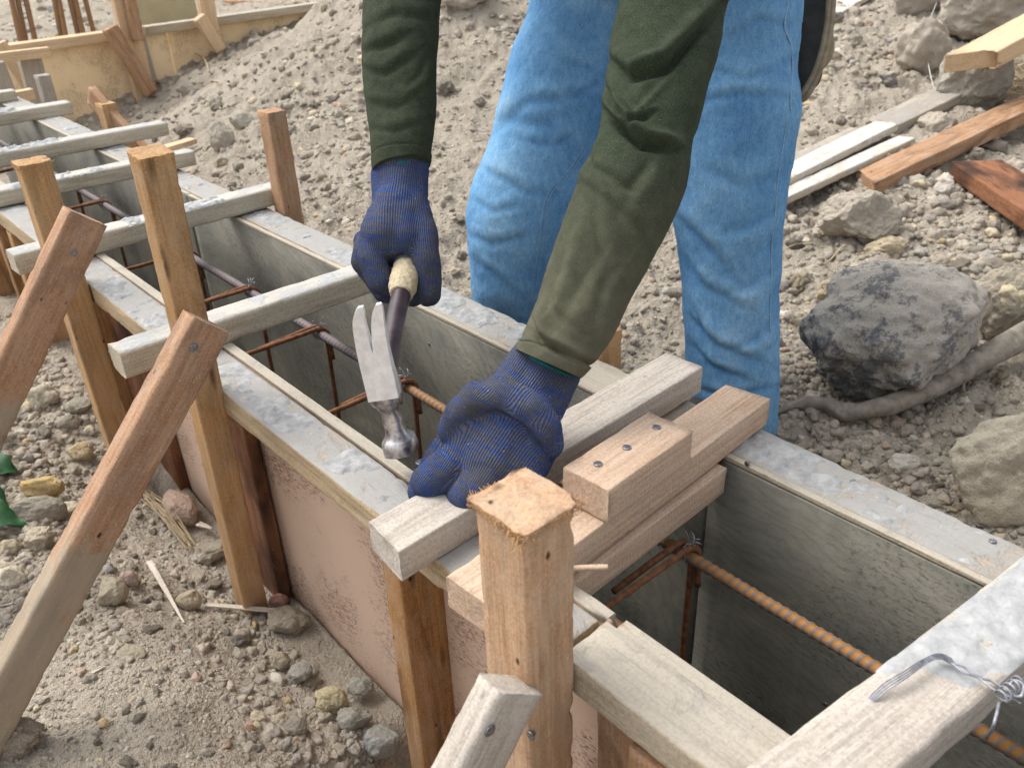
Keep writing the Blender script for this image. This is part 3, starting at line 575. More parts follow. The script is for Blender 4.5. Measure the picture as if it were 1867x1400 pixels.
# uncountable small gravel: one object
def gravel(n, lo, hi, pw, sub, seed, box=(-60, 1930, -60, 1480)):
    R = np.random.default_rng(seed); px = R.uniform(box[0], box[1], n * 3); py = R.uniform(box[2], box[3], n * 3)
    D = np.stack([(px - CX) / F, -(py - CY) / F, np.ones_like(px)], -1) @ CAMM
    t = np.full(len(px), .35); alive = np.ones(len(px), bool)
    for k in range(420):
        Q = D[alive] * t[alive][:, None]; hit = Q[:, 2] < H0(Q[:, 0], Q[:, 1]); ids = np.where(alive)[0]; alive[ids[hit]] = False; t[ids[~hit]] *= 1.011
        if not alive.any(): break
    P = D * t[:, None]; ok = (~alive) & (t < 14) & ~((P[:, 1] > .345) & (P[:, 1] < .775))
    dens = .42 + 1.1 * vn(np.stack([P[:, 0] * 3.1, P[:, 1] * 3.1, P[:, 0] * 0 + 4], -1)) + .6 * vn(np.stack([P[:, 0] * 9, P[:, 1] * 9, P[:, 0] * 0 + 2], -1)) + .2 * (P[:, 0] > -1.2) * (P[:, 1] > .7)
    ok &= (R.random(len(px)) < np.clip(dens, .10 if lo > 4 else .45, 1)); P = P[ok][:n]; t = t[ok][:n]; n = len(P)
    rp = lo + (hi - lo) * R.random(n) ** pw; r = rp * t / F
    bV, bF = ICO[sub]; nv = len(bV); shapes = np.array([rock_shape(bV, 500 + k, .34, .72, 7) for k in range(24)]); S = shapes[R.integers(0, 24, n)]
    a = R.random(n) * 6.283; ca, sa = np.cos(a)[:, None], np.sin(a)[:, None]; x = S[..., 0] * ca - S[..., 1] * sa; y = S[..., 0] * sa + S[..., 1] * ca
    V = np.stack([x, y, S[..., 2]], -1) * r[:, None, None]; z = H(P[:, 0], P[:, 1]); V += np.stack([P[:, 0], P[:, 1], z - r * .12], -1)[:, None]
    col = PAL[R.choice(len(PAL), n, p=PW)] * R.uniform(.92, 1.1, (n, 1)); C = np.repeat(col, nv, 0); Fc = (bF[None] + (np.arange(n) * nv)[:, None, None]).reshape(-1, 3)
    return V.reshape(-1, 3), Fc, C
gs = [gravel(1500, 8, 15, 1.8, 3, 5), gravel(7000, 4.5, 10, 1.6, 2, 1), gravel(42000, 1.4, 5.0, 1.6, 1, 2), gravel(700, 7, 20, 1.6, 3, 8, (1380, 1900, 200, 1000)), gravel(1500, 5, 12, 1.5, 2, 9, (1380, 1900, 100, 1000)), gravel(900, 6, 15, 1.4, 3, 10, (-40, 640, 620, 1250)), gravel(1500, 3, 8, 1.4, 2, 12, (-40, 760, 620, 1420)), gravel(300, 8, 18, 1.4, 3, 13, (440, 760, 1100, 1420))]
V = np.vstack([g[0] for g in gs]); off = 0; Fa = []   # flat-shaded, angular
for g in gs: Fa.append(g[1] + off); off += len(g[0])
tag(mk('gravel', V, np.vstack(Fa), M['stone'], smooth=None, col=np.vstack([g[2] for g in gs])), 'fine loose gravel and crumbled soil strewn over the ground', 'gravel', kind='stuff')
# ================================================================== FORMWORK
YO, YI = .350, .4208     # near panel: outer edge, inner face
FI, FO = .688, .7635     # far panel: inner face, outer edge
def sheet(name, x0, x1, y0, y1, z0, z1, mat, parent, seed=0):
    """a plywood sheet: long in X, thin in Y"""
    o = timber(name, (x0, (y0 + y1) / 2, (z0 + z1) / 2), (x1, (y0 + y1) / 2, (z0 + z1) / 2), y1 - y0, z1 - z0, mat, parent=parent, seed=seed, rough=.0004, r=.001, warp=.0006, seg=.02); clean(o); return o
near = thing('formwork_panel', 'near side formwork panel of pinkish plywood with cement smeared top rail', 'formwork', (-1, YO, -.86))
for (a, b, z1, dz) in ((-3.42, -1.66, -.55, 0), (-1.653, -.36, -.549, 0), (-.352, .55, -.546, 0)):
    o = timber('top_rail', (a, YO + .0275, z1 - .0175), (b, YO + .0275, z1 - .0175), .055, .035, M['rail_pale'] if a > -1 else M['rail'], parent=near, rough=.0018, seg=.008, warp=.0015)
    L = o['_L']; clean(o)
    for k in range(int(L / .3) + 1):
        if a < -1: crust(o, min(.26, L - k * .3 - .02), .05, .0175, k * 3 + a, cover=.50 if k % 3 else .62, th=.0035, x0=k * .3 + .01)
for (a, b) in ((-3.42, -1.90), (-1.897, -.62), (-.617, -.352), (-.345, .55)):
    sheet('plywood', a, b, YI - .0135, YI - .0075, -1.15, -.553 if a != -.617 else -.548, M['ply'], near, a)
    sheet('plywood_lining', a + .003, b - .003, YI - .0065, YI, -1.3, -.5555 + rnd.uniform(-.003, .003), M['ply_in'], near, a + 2)
    sheet('plywood_edge', a + .002, b - .004, YI - .0142, YI + .0004, -.5535, -.5475, M['rail_pale'], near, a + 3)
# studs under the near rail (left to right)
def stud(xc, z0=-1.25, z1=-.587, w=.034, y0=YO + .002, y1=YI - .014, mat='stud', name='stud', par=near):
    o = timber(name, (xc, (y0 + y1) / 2, z0), (xc, (y0 + y1) / 2, z1), w, y1 - y0, M[mat], up=(0, 1, 0), parent=par, rough=.0009); clean(o); return o
for x, mt in ((-3.0, 'stud'), (-2.45, 'stud'), (-2.16, 'stud'), (-2.02, 'post'), (-1.725, 'post'), (-1.60, 'post'), (-.615, 'stud'), (-.262, 'plank_brown'), (.2, 'stud')): stud(x, mat=mt)
# dark brown boards nailed upright against the plywood
for x0, x1 in ((-1.66, -1.425), (-1.135, -1.024)):
    o = timber('upright_board', ((x0 + x1) / 2, YI - .026, -1.03), ((x0 + x1) / 2, YI - .026, -.589), x1 - x0, .02, M['brown'], up=(0, 1, 0), parent=near); clean(o)
o = timber('broken_block', (-.312, YI - .03, -1.1), (-.318, YI - .03, -.60), .045, .022, M['plank_brown'], up=(0, 1, 0), parent=near, rough=.004); clean(o)
far = thing('formwork_panel', 'far side formwork panel with dark oiled plywood lining and cement crusted top rail', 'formwork', (-1, FO, -.86))
for (a, b, z1) in ((-3.6, -2.0, -.55), (-1.995, -.70, -.551), (-.695, -.455, -.5535), (-.452, .6, -.549)):
    o = timber('top_rail', (a, FI + .0415, z1 - .02), (b, FI + .0415, z1 - .02), .066, .04, M['rail'] if a > -.5 or a < -1.9 else M['rail_pale'], parent=far, rough=.0022, seg=.008, warp=.0018)
    L = o['_L']; clean(o)
    for k in range(int(L / .3)):
        if a > -.5 or a < -1.9: crust(o, .28, .058, .02, k * 5 + a, cover=.62 if a > -.5 else .5, th=.004, x0=k * .3 + .01)
for (a, b) in ((-3.6, -1.86), (-1.857, -.45), (-.447, .6)):
    sheet('plywood_lining', a, b, FI, FI + .007, -1.3, -.556, M['ply_in'], far, a)
    sheet('plywood_edge', a, b, FI - .0006, FI + .0078, -.5555, -.5495, M['rail_pale'], far, a + 1)
    sheet('plywood', a, b, FI + .0084, FI + .015, -1.1, -.593, M['ply'], far, a + 5)
for x in (-2.6, -2.1, -1.2, -.9, -.35, .1): stud(x, y0=FI + .0165, y1=FO - .004, z1=-.592, par=far)
for (px, py) in ((1362, 845), (1505, 1283), (783, 628)): nail_on(far, px, py, 1, FI, (0, -1, 0), .003)
for (px, py) in ((1810, 987), (1556, 878), (556, 433)): nail_on(far, px, py, 2, -.549, (0, 0, 1), .0035)
# ---- posts
posts = [('near', -.359, .296, .346, -.372, .053, 'post_raw', 'thick raw post with a hammered frayed top nearest the camera', .22),
         ('a', -.952, .304, .342, -.228, .036, 'post', 'tall orange post between the two ties with its top smoothly worn', .05),
         ('l', -1.50, .302, .348, -.338, .042, 'post', 'orange post at left with a mushroomed yellow top', .16)]
for nm, xc, y0, y1, zt, w, mt, lab, fl in posts:
    o = timber('timber_post', (xc - (.100 if nm == 'a' else .0), (y0 + y1) / 2 + (.020 if nm == 'a' else 0), -1.15 if nm == 'near' else -1.04), (xc, (y0 + y1) / 2, zt), w, y1 - y0, M[mt], up=(0, 1, 0), flare=fl, rough=.0012, r=.004 if nm == 'near' else .003, seg=.006, warp=.0005)
    L = o['_L']; clean(o); tag(o, lab, 'post', 'formwork posts')
    fray(o, w * (1 + fl * .8), (y1 - y0) * (1 + fl * .8), L, {'near': 900, 'a': 90, 'l': 260}[nm], 3, .006 if nm != 'a' else .004, .0008)
    if nm == 'near': nail_on(o, 968, 1265 + 75, 1, .2955, (0, -1, 0))
for xc, y0, y1, zt, w, lab, mt in ((-1.585, .772, .812, -.352, .045, 'reddish brown post outside the far panel at the end of a tie', 'plank_brown'), (-.70, .770, .812, -.525, .032, 'short orange post stub behind the far rail beside the green cuff', 'post'),
                               (-2.62, .785, .825, -.475, .055, 'weathered post outside the far panel with a brace nailed on', 'post'), (-3.5, .30, .345, -.43, .05, 'pale upright post near the tan plywood wall', 'plank_pale'),
                               (-3.25, .80, .84, -.47, .05, 'cement greyed post left of the tan plywood', 'plank_pale')):
    o = timber('timber_post', (xc, (y0 + y1) / 2, -.95), (xc - .01, (y0 + y1) / 2, zt), w, y1 - y0, M[mt], up=(0, 1, 0), flare=.05); L = o['_L']; clean(o); tag(o, lab, 'post', 'formwork posts')
    fray(o, w, y1 - y0, L, 40, int(-xc * 10), .004, .0008)
# brace and block at the left far post
o = timber('brace_board', (-2.70, .79, -.46), (-2.36, .86, -.72), .06, .022, M['plank_brown'], up=(.2, -1, 0)); clean(o); tag(o, 'short brown brace board slanting down from the far weathered post', 'brace', 'slanting braces')
# ---- ties across the trench
ties = [(-1.118, .270, .702, .046, .040, 'tie', 'cement streaked tie across the trench between the tall orange post and right fist', .0),
        (-1.640, .275, .800, .048, .038, 'tie', 'cement lumped tie running from the left end to the reddish far post', .55),
        (-2.075, .340, .800, .045, .036, 'tie', 'third tie across the trench with a split pale end', .25),
        (-2.440, .400, .884, .05, .036, 'tie', 'fourth tie across the trench passing the weathered post', .3),
        (-2.98, .40, .800, .06, .036, 'tie', 'fifth tie across the trench near the tan plywood wall', .2),
        (-3.35, .34, .74, .05, .034, 'tie', 'farthest pale tie at the left edge', .1)]
for k, (x, y0, y1, w, h, mt, lab, cr) in enumerate(ties):
    o = timber('tie_board', (x + .012 * (k == 1), y0, WTOP + h / 2 + .002), (x, y1, WTOP + h / 2 + .002), w, h, M[mt], rough=.002, r=.005, warp=.002); L = o['_L']; clean(o); tag(o, lab, 'tie', 'ties across the trench')
    if cr: crust(o, .2, w * .95, h / 2, k, cover=.5 + cr * .4, th=.006, x0=.2 if k == 1 else .05, sc=30, mat=M['crust_pale']); 
    if k == 1: crust(o, .1, w, h / 2, 9, .5, .004, .1)
o = timber('split_strip', (-2.10, .70, -.508), (-2.13, .835, -.503), .03, .012, M['plank_new'], rough=.003); clean(o); tag(o, 'pale split strip of wood lying on the end of the third tie', 'strip')
# right foreground tie with wire and cement
tie_r = timber('tie_board', (-.155, .27, WTOP + .021), (-.093, .76, WTOP + .021), .062, .038, M['grey'], rough=.0018, r=.004, warp=.001); L = tie_r['_L']; clean(tie_r)
tag(tie_r, 'wide foreground tie at the bottom right with a thick cement crust and wire', 'tie', 'ties across the trench')
crust(tie_r, .24, .060, .019, 4, 1.6, .003, x0=.215, y0=.0, sc=26, mat=M['crust_pale'])
# ---- fresh boards the worker is nailing
o = timber('board', (-.546, .311, WTOP + .0205), (-.563, .777, WTOP + .0205), .056, .036, M['grey'], rough=.0006, r=.0015, warp=.0012, ecut=(.12, 0)); clean(o)
for q in ((1122, 722), (1142, 716)): pass
tag(o, 'grey sawn board under the left glove laid across both rails', 'board', 'new cross boards'); boardD = o
o = timber('board', (-.437, .322, WTOP + .0205), (-.462, .768, WTOP + .0205), .056, .036, M['raw'], rough=.0006, r=.0015, warp=.0008, ecut=(0, -.1)); clean(o)
tag(o, 'pinkish sawn board laid across both rails behind the near post', 'board', 'new cross boards'); boardE = o
o = timber('board', (-.4335, .40, WTOP - .0185), (-.4435, .672, WTOP - .0185), .050, .034, M['raw'], rough=.0006, r=.0015, warp=.0); clean(o)
tag(o, 'shorter pinkish board fixed underneath the pinkish cross board', 'board', 'new cross boards')
o = timber('wood_block', (-.440, .470, WTOP + .0585), (-.4475, .603, WTOP + .0585), .056, .038, M['raw'], rough=.0006, r=.0015, warp=.0); clean(o)
tag(o, 'short wooden block with three nails on top of the pinkish board', 'block')
for (px, py) in ((1090, 846), (1143, 816), (1197, 779)): nail_on(o, px, py, 2, WTOP + .0778, (0, 0, 1), .0045)
# splinter of lath by the near post
o = timber('lath', on(1012, 1042, 2, -.530), on(1109, 1040, 2, -.528), .006, .005, M['raw'], rough=.001, seg=.004); clean(o); tag(o, 'thin broken lath sticking out beside the near post', 'lath')
# ---- slanting braces on the near side
def brace(xf, a, b, w, t, mat, lab, nails=(), mark=None):
    """a,b: (y,z) of the upper edge at top and bottom; wide face looks along +X at x=xf"""
    a = np.array(a); b = np.array(b); d = (b - a) / np.linalg.norm(b - a); n = np.array([-d[1], d[0]]); n = n if n[0] > 0 else -n   # towards the formwork/down side
    c0 = a + n * w / 2; c1 = b + n * w / 2
    o = timber('brace_board', (xf - t / 2, c1[0], c1[1]), (xf - t / 2, c0[0], c0[1]), t, w, M[mat], up=(0, -d[1], d[0]), rough=.002, r=.004, seg=.006, warp=.0)
    L = o['_L']; clean(o); tag(o, lab, 'brace', 'slanting braces')
    for q in nails: nail_on(o, q[0], q[1], 0, xf + .0004, (1, 0, 0), .0048)
    return o
brace(-.893, (.307, -.401), (-.16, -.915), .052, .032, 'brace', 'long brown brace slanting down from the tall orange post', ((354, 634),))
brace(-1.25, (.299, -.355), (-.12, -.869), .056, .034, 'brace', 'brown brace at the left edge with a nail near its top', ((134, 461),))
brace(-.322, (.2595, -.490), (-.06, -.86), .056, .026, 'grey', 'pale cracked brace at the bottom beside the near post', ((893, 1331),))
# ---- rebar cage
def rebar(name, pts, r, mat, parent, pitch=.0095, step=.0012, sides=14):
    pts = np.asarray(pts, float); L = sum(np.linalg.norm(pts[i + 1] - pts[i]) for i in range(len(pts) - 1)); n = int(L / step)
    P = spline(pts, np.linspace(0, 1, n)) if len(pts) > 2 else pts[0] + (pts[-1] - pts[0]) * np.linspace(0, 1, n)[:, None]
    T = np.gradient(P, axis=0); T /= np.linalg.norm(T, axis=1)[:, None]; U = np.cross(T, [0, 0, 1.0] if abs(T[0][2]) < .9 else [1.0, 0, 0]); U /= np.linalg.norm(U, axis=1)[:, None]; W = np.cross(T, U)
    th = np.linspace(0, 2 * np.pi, sides, endpoint=False); s = np.linspace(0, L, n)[:, None]
    half = np.sin(th)[None] ; ph = (s + .0035 * np.cos(th)[None]) / pitch; tri = np.abs((ph % 1) - .5) * 2
    rib = np.clip((.42 - tri) * 6, 0, 1) * np.clip(np.abs(half) * 3, 0, 1); lon = (np.abs(half) < .15) * 1.0; rib = np.maximum(rib, lon * .8)
    R = r * (1 + .16 * rib); V = P[:, None] + R[..., None] * (np.cos(th)[None, :, None] * U[:, None] + np.sin(th)[None, :, None] * W[:, None])
    c = np.repeat(rib.reshape(-1, 1), 3, 1); return mk(name, V.reshape(-1, 3), grid_faces(n, sides, True), mat, parent, col=c)
cage = thing('rebar_cage', 'rusty steel reinforcement cage lying in the trench', 'rebar cage', (-1, .55, -.8))
def off(p): return keep(p, cage)
ZB, YB = -.626, .60
off(rebar('main_bar', [(-3.3, YB, ZB + .005), (-.92, YB, ZB + .002)], .0068, M['rebar'], None))
off(rebar('main_bar', [(-.925, YB, ZB), (.45, YB + .004, ZB - .004)], .0063, M['rebar_rust'], None))
off(rebar('main_bar', [(-3.3, .462, ZB), (.5, .462, ZB - .004)], .0068, M['rebar_rust'], None, step=.003))
for y in (.47, .60): off(rebar('main_bar', [(-3.3, y, -.80), (.5, y, -.80)], .0068, M['rebar_rust'], None, step=.003))
sx = [-.166, -.412, -.66, -.927, -1.174, -1.417, -1.681, -1.93, -2.178, -2.43, -2.68, -2.95]
def wire_tie(c, seed, sc=1.0):
    R = random.Random(seed); g = []
    for k in range(2):
        a = [(c[0] + (.006 * k - .003), c[1] + .011 * math.cos(t), c[2] + .011 * math.sin(t)) for t in np.linspace(-1.2, 4.2, 9)]; g.append(tube_geo(a, .0007, 5, 30))
    for k in range(4):
        d = np.array([R.uniform(-1, 1), R.uniform(-1, 1), R.uniform(.2, 1.2)]); d = d / np.linalg.norm(d) * R.uniform(.012, .022) * sc; p = np.array(c) + (0, 0, .010)
        g.append(tube_geo([p, p + d * .5 + (0, 0, .004), p + d], .0007, 5, 8))
    if seed % 2 == 0:
        p = np.array(c) + (0, 0, .014); g.append(tube_geo([p + np.array([.005 * math.cos(t), .002 * t, .006 + .006 * math.sin(t)]) for t in np.linspace(-1.57, 4.7, 9)], .0008, 5, 30))
    V, Fc = join(g); return mk('wire_tie', V, Fc, M['wire'])
for k, x in enumerate(sx):
    y0, y1, z0, z1 = .452, .612, -.812, ZB + .012; rr = .010
    pts = [(x - .012, y0 + .045, z1 - .006), (x - .010, y1 - .05, z1 - .002), (x - .006, y1 - .012, z1 + .001), (x - .002, y1 + .001, z1 - .012), (x, y1 + .001, z1 - .05), (x, y1, z0 + rr), (x, y1 - rr, z0), (x, y0 + rr, z0), (x, y0, z0 + rr), (x, y0, z1 - rr), (x + .002, y0 + rr, z1), (x + .004, (y0 + y1) / 2, z1 + .001), (x + .006, y1 - rr - .003, z1 + .001), (x + .008, y1, z1 - .010), (x + .010, y1 + .002, z1 - .06)]
    # straight runs: refine corners with repeated points
    P = []
    for i in range(len(pts) - 1):
        a, b = np.array(pts[i]), np.array(pts[i + 1]); m = max(1, int(np.linalg.norm(b - a) / .02))
        for j in range(m): P.append(a + (b - a) * j / m)
    P.append(np.array(pts[-1])); o = tubeo('stirrup', P, .0038, M['rust'], None, 8, len(P) * 2); off(o)
    off(wire_tie((x + .004, YB, ZB + .004), k + 1))
# wires twisted round the foreground tie
g = []
def tl(px, py, dz=.0): return on(px, py, 2, WTOP + .046 + dz)
for k in range(4):
    e = tl(1520 + k * 9, 1322 - k * 8, -.0); g.append(tube_geo([tl(1735 + k * 3, 1200 + k * 4, .002), tl(1705, 1192 + k * 3, .006), tl(1650, 1222 + k * 5, .006), tl(1590 + k * 3, 1265 + k * 3, -.004), e + (0, 0, -.03)], .0006, 5, 40))
for k in range(2):
    pts = [tl(1705 + 26 * i, 1192 + (18 + 3 * k) * i * .72 + 3 * math.sin(i * 2.6 + k * 3.1), .003) for i in range(7)]; g.append(tube_geo(pts, .0009, 6, 60))
cc = tl(1835, 1262, .006); ax = tl(1850, 1250, .006) - tl(1820, 1275, .006); ax /= np.linalg.norm(ax); uu = np.cross(ax, [0, 0, 1]); uu /= np.linalg.norm(uu)
g.append(tube_geo([cc + ax * (i * .0009 - .008) + .0048 * (math.cos(i * 1.05) * uu + math.sin(i * 1.05) * np.array([0, 0, 1])) for i in range(28)], .0009, 6, 160))
g.append(tube_geo([tl(1838, 1250, .006), tl(1850, 1240, .010), tl(1866, 1248, .012), tl(1862, 1268, .010), tl(1845, 1268, .006)], .0012, 6, 40))
g.append(tube_geo([tl(1822, 1280, .004), tl(1812, 1320, .0), tl(1805, 1335, -.02), tl(1800, 1345, -.045)], .0011, 6, 20))
V, Fc = join(g); tag(mk('binding_wire', V, Fc, M['wire']), 'grey binding wire looped and twisted over the foreground tie', 'wire')
# ================================================================== BACKGROUND FORMWORK (left top)
bgw = thing('formwork_wall', 'tan plywood formwork wall with reddish scratches at the back left', 'formwork', (-4.8, 1.5, -1.0))
XB = -4.8
def bsheet(y0, y1, z0, z1, x=XB, t=.01, mat='ply_bg', name='plywood'):
    o = timber(name, (x, y0, (z0 + z1) / 2), (x, y1, (z0 + z1) / 2), t, z1 - z0, M[mat], parent=bgw, rough=.0006, seg=.03, warp=.002); clean(o)
bsheet(.3, 1.02, -1.25, -.59); bsheet(1.03, 1.86, -1.25, -.575); bsheet(1.87, 3.2, -1.0, -.55, XB - .02)
o = timber('top_rail', (XB + .02, .2, -.575), (XB + .02, 1.72, -.545), .09, .045, M['plank_new'], parent=bgw); clean(o)
o = timber('top_rail', (XB + .01, 1.74, -.545), (XB + .01, 3.3, -.52), .08, .04, M['rail_pale'], parent=bgw); clean(o)
# boards of the background wall: px ends on a plane just in front of it
def bgboard(name, a, b, w, t, mat, lab, x=XB + .08, cat='board', up=(1, 0, 0)):
    p, q = on(*a, 0, x), on(*b, 0, x); o = timber(name, p, q, w, t, M[mat], up=up, warp=.002); clean(o); tag(o, lab, cat, 'background timbers'); return o
bgboard('stud', (215, -30), (268, 200), .10, .05, 'plank_new', 'wide upright stud in front of the back plywood wall', cat='stud')
bgboard('brace_board', (200, 50), (275, 170), .07, .05, 'plank_brown', 'brown brace leaning on the wide upright stud of the back wall', XB + .16, 'brace')
bgboard('stud', (232, -20), (252, 75), .05, .05, 'plank_brown', 'narrow brown stud beside the standing plywood of the back wall', XB + .14, 'stud')
bgboard('stud', (370, -30), (385, 60), .08, .05, 'plank_new', 'upright stud right of the standing plywood of the back wall', cat='stud')
bgboard('brace_board', (362, 32), (402, 92), .06, .05, 'plank_new', 'short brace leaning on the right stud of the back wall', XB + .14, 'brace')
bgboard('stud', (256, 62), (280, 150), .035, .03, 'plank_pale', 'thin pale batten on the face of the back plywood wall', XB + .05, 'batten')
bgboard('brace_board', (0, 78), (52, 160), .05, .04, 'plank_new', 'yellow brace leaning at the far left of the back wall', XB + .2, 'brace')
bgboard('stud', (52, 100), (76, 195), .09, .05, 'plank_pale', 'greyed stud standing at the left of the back plywood wall', XB + .4, 'stud')
bgboard('board', (-20, 108), (90, 95), .045, .04, 'plank_new', 'pale board laid level at the far left of the back wall', XB + .45, up=(0, 0, 1))
bgboard('board', (-20, 185), (60, 170), .045, .04, 'plank_new', 'pale board lying lower at the far left', XB + 1.0, up=(0, 0, 1))
bgboard('board', (-10, 115), (12, 170), .07, .04, 'plank_pale', 'grey board end standing at the left edge', XB + .6, up=(1, 0, 0))
o = timber('plywood_panel', on(225, 62, 0, XB - .5), on(362, 42, 0, XB - .5), .012, .5, M['ply_in'], up=(0, 0, 1)); clean(o); o.location.z += .22
o.data.materials[0] = simple('weathered_green_plywood', lin((176, 168, 138), K), lin((196, 186, 152), K), 6, .8, .001); tag(o, 'greenish weathered plywood panel standing behind the back wall', 'plywood')
# starter bars
for k, (px, py, bx) in enumerate(((12, -40, 30), (24, -40, 38), (38, -40, 58), (92, -40, 103), (100, -40, 112), (118, -40, 140), (128, -40, 150), (145, -40, 172))):
    p0, p1 = on(bx, 78 - k * 2, 0, XB - .12 - .05 * (k % 2)), on(px, py, 0, XB - .25); o = rebar('starter_bar', [p0 - (0, 0, .25), p1], .0115, M['rebar_rust'], None, .012, .006)
    tag(o, ['leftmost rusty', 'second rusty', 'third rusty', 'fourth rusty', 'fifth rusty', 'sixth rusty', 'seventh rusty', 'rightmost rusty'][k] + ' starter bar standing behind the back wall', 'steel bar', 'starter bars behind the wall')
# ================================================================== RUBBLE PLANKS at the right
def gpt(px, py, lift=.03): p, t = ground_hit(px, py); return p + (0, 0, lift)
def plank(a, b, w, t, mat, lab, la=.03, lb=.03, ecut=(0, 0), name='plank'):
    o = timber(name, gpt(*a, la), gpt(*b, lb), w, t, M[mat], rough=.0025, r=.003, warp=.004, ecut=ecut); clean(o); tag(o, lab, 'plank', 'planks lying in the rubble'); return o
plank((1385, 352), (1785, 165), .10, .03, 'plank_pale', 'long weathered grey plank lying in the rubble', .02, .04)
plank((1395, 378), (1612, 268), .068, .022, 'plank_white', 'white plastered plank behind the jeans beside the grey plank', .05, .055)
plank((1400, 402), (1645, 286), .05, .02, 'plank_white', 'narrow white plastered strip in front of the plastered plank', .045, .05)
plank((1575, 355), (1960, 195), .085, .04, 'plank_brown', 'long brown plank resting across the rubble at right', .03, .06, (.5, 0))
plank((1775, 330), (1960, 478), .13, .04, 'brown', 'dark brown wet board end at the right edge', .03, .05)
plank((1750, 240), (1990, 140), .11, .05, 'plank_new', 'new timber with a pointed end at the upper right', .2, .28, (-.9, 0))
plank((1500, 40), (1600, -20), .12, .02, 'plank_white', 'white board at the top edge right of the tool bag', .02, .02)
plank((400, 6), (560, 8), .03, .03, 'plank_brown', 'thin brown stick lying at the top of the mound', .0, .0)
# grey branch under the charred lump
pts = [gpt(1405, 780, .03), gpt(1470, 770, .04), gpt(1540, 790, .04), gpt(1610, 785, .05), gpt(1690, 752, .05), gpt(1770, 705, .05), gpt(1850, 660, .05), gpt(1930, 622, .05)]
V, Fc = tube_geo(pts, [.003, .010, .014, .0165, .018, .020, .024, .030], 18, 90); V = V + (fbm(V * [30, 60, 60], 5, .6)[:, None] * .005); tag(mk('branch', V, Fc, M['branch']), 'dry grey branch half buried under the charred lump', 'branch')
def twig(pxs, r, mat, lab, cat='twig', name='twig', lift=.01):
    o = tubeo(name, [gpt(a, b, lift) for a, b in pxs], r, M[mat], None, 6, 40); tag(o, lab, cat, 'dry twigs'); return o
twig([(1490, 500), (1510, 490), (1530, 468), (1540, 462)], .0016, 'twig', 'bent straw stalk above the charred lump', lift=.02)
twig([(1375, 465), (1420, 470), (1450, 460), (1480, 458)], .0012, 'twig', 'thin dry root beside the right trouser leg', lift=.02)
twig([(345, 108), (375, 125), (385, 150)], .004, 'twig', 'curved dry stalk on the mound slope', lift=.05)
twig([(362, 160), (390, 155), (420, 165)], .004, 'twig', 'short pale stalk lying on the mound slope', lift=.02)
twig([(105, 1215), (140, 1218), (168, 1232)], .0007, 'twig', 'fine reddish root on the near soil', lift=.006)
twig([(0, 1111), (12, 1108), (26, 1105)], .0015, 'splinter', 'tiny white stick at the left edge', lift=.006)
tag(tubeo('white_line', [gpt(1718, -10, .05), gpt(1700, 40, .06), gpt(1686, 80, .06), gpt(1684, 120, .05), gpt(1690, 165, .05), gpt(1700, 182, .03)], .0012, M['white_line'], None, 6, 50), 'thin white line hanging over the boulders', 'line')
# fibre tangle on the right edge
g = []; R = random.Random(4); c0 = gpt(1850, 180, .05)
for k in range(150):
    a, b, s = R.random() * 6.28, R.uniform(.3, 1.3), R.uniform(.02, .075); u = np.array([math.cos(a), math.sin(a) * math.cos(b), math.sin(a) * math.sin(b)]); w = np.array([-math.sin(a), math.cos(a) * .8, .4])
    cc = c0 + np.array([R.gauss(0, .045), R.gauss(0, .045), R.gauss(0, .02)]); ph = R.random() * 6; g.append(tube_geo([cc + s * (math.cos(ph + t) * u + math.sin(ph + t) * w) for t in np.linspace(0, R.uniform(1.5, 4.5), 7)], .0009, 4, 22))
V, Fc = join(g); tag(mk('fibre_tangle', V, Fc, M['twig']), 'tangled coil of tan rope fibre at the right edge', 'fibre')
# dry grass bundle by the near post foot
g = []
for k in range(22):
    a = gpt(270 + R.uniform(-8, 12), 915 + R.uniform(-10, 10), .02); b = gpt(350 + R.uniform(-10, 12), 1000 + R.uniform(-14, 14), .01); m = (a + b) / 2 + (R.uniform(-.01, .01), R.uniform(-.01, .01), R.uniform(.0, .02)); g.append(tube_geo([a, m, b], .0007, 4, 14))
V, Fc = join(g); tag(mk('dry_grass', V, Fc, M['twig']), 'small tuft of dry grass left of the orange post foot', 'grass tuft')
def chip(a, b, w, t, lab, lift=.012, taper=True):
    o = timber('splinter', gpt(*a, lift), gpt(*b, lift), w, t, M['splinter'], rough=.001, r=.0008, seg=.004, warp=0); L = o['_L']; clean(o)
    if taper:
        for v in o.data.vertices: s = 1 - .75 * max(0, v.co.x / L) ** 1.5; v.co.y *= s
    tag(o, lab, 'splinter', 'wood splinters'); return o
chip((277, 1038), (341, 1152), .010, .003, 'pointed white splinter on the pebbles below the brace', .018)
chip((382, 1116), (530, 1128), .0085, .004, 'flat white wood strip lying below the orange post foot', .016, False)
chip((366, 970), (392, 980), .012, .004, 'pale splinter end beside the pinkish slab', .02)
chip((168, 1240), (196, 1226), .005, .002, 'tiny pale chip on the near soil')
chip((362, 1243), (382, 1246), .004, .002, 'small white stick on the near soil', .006, False)
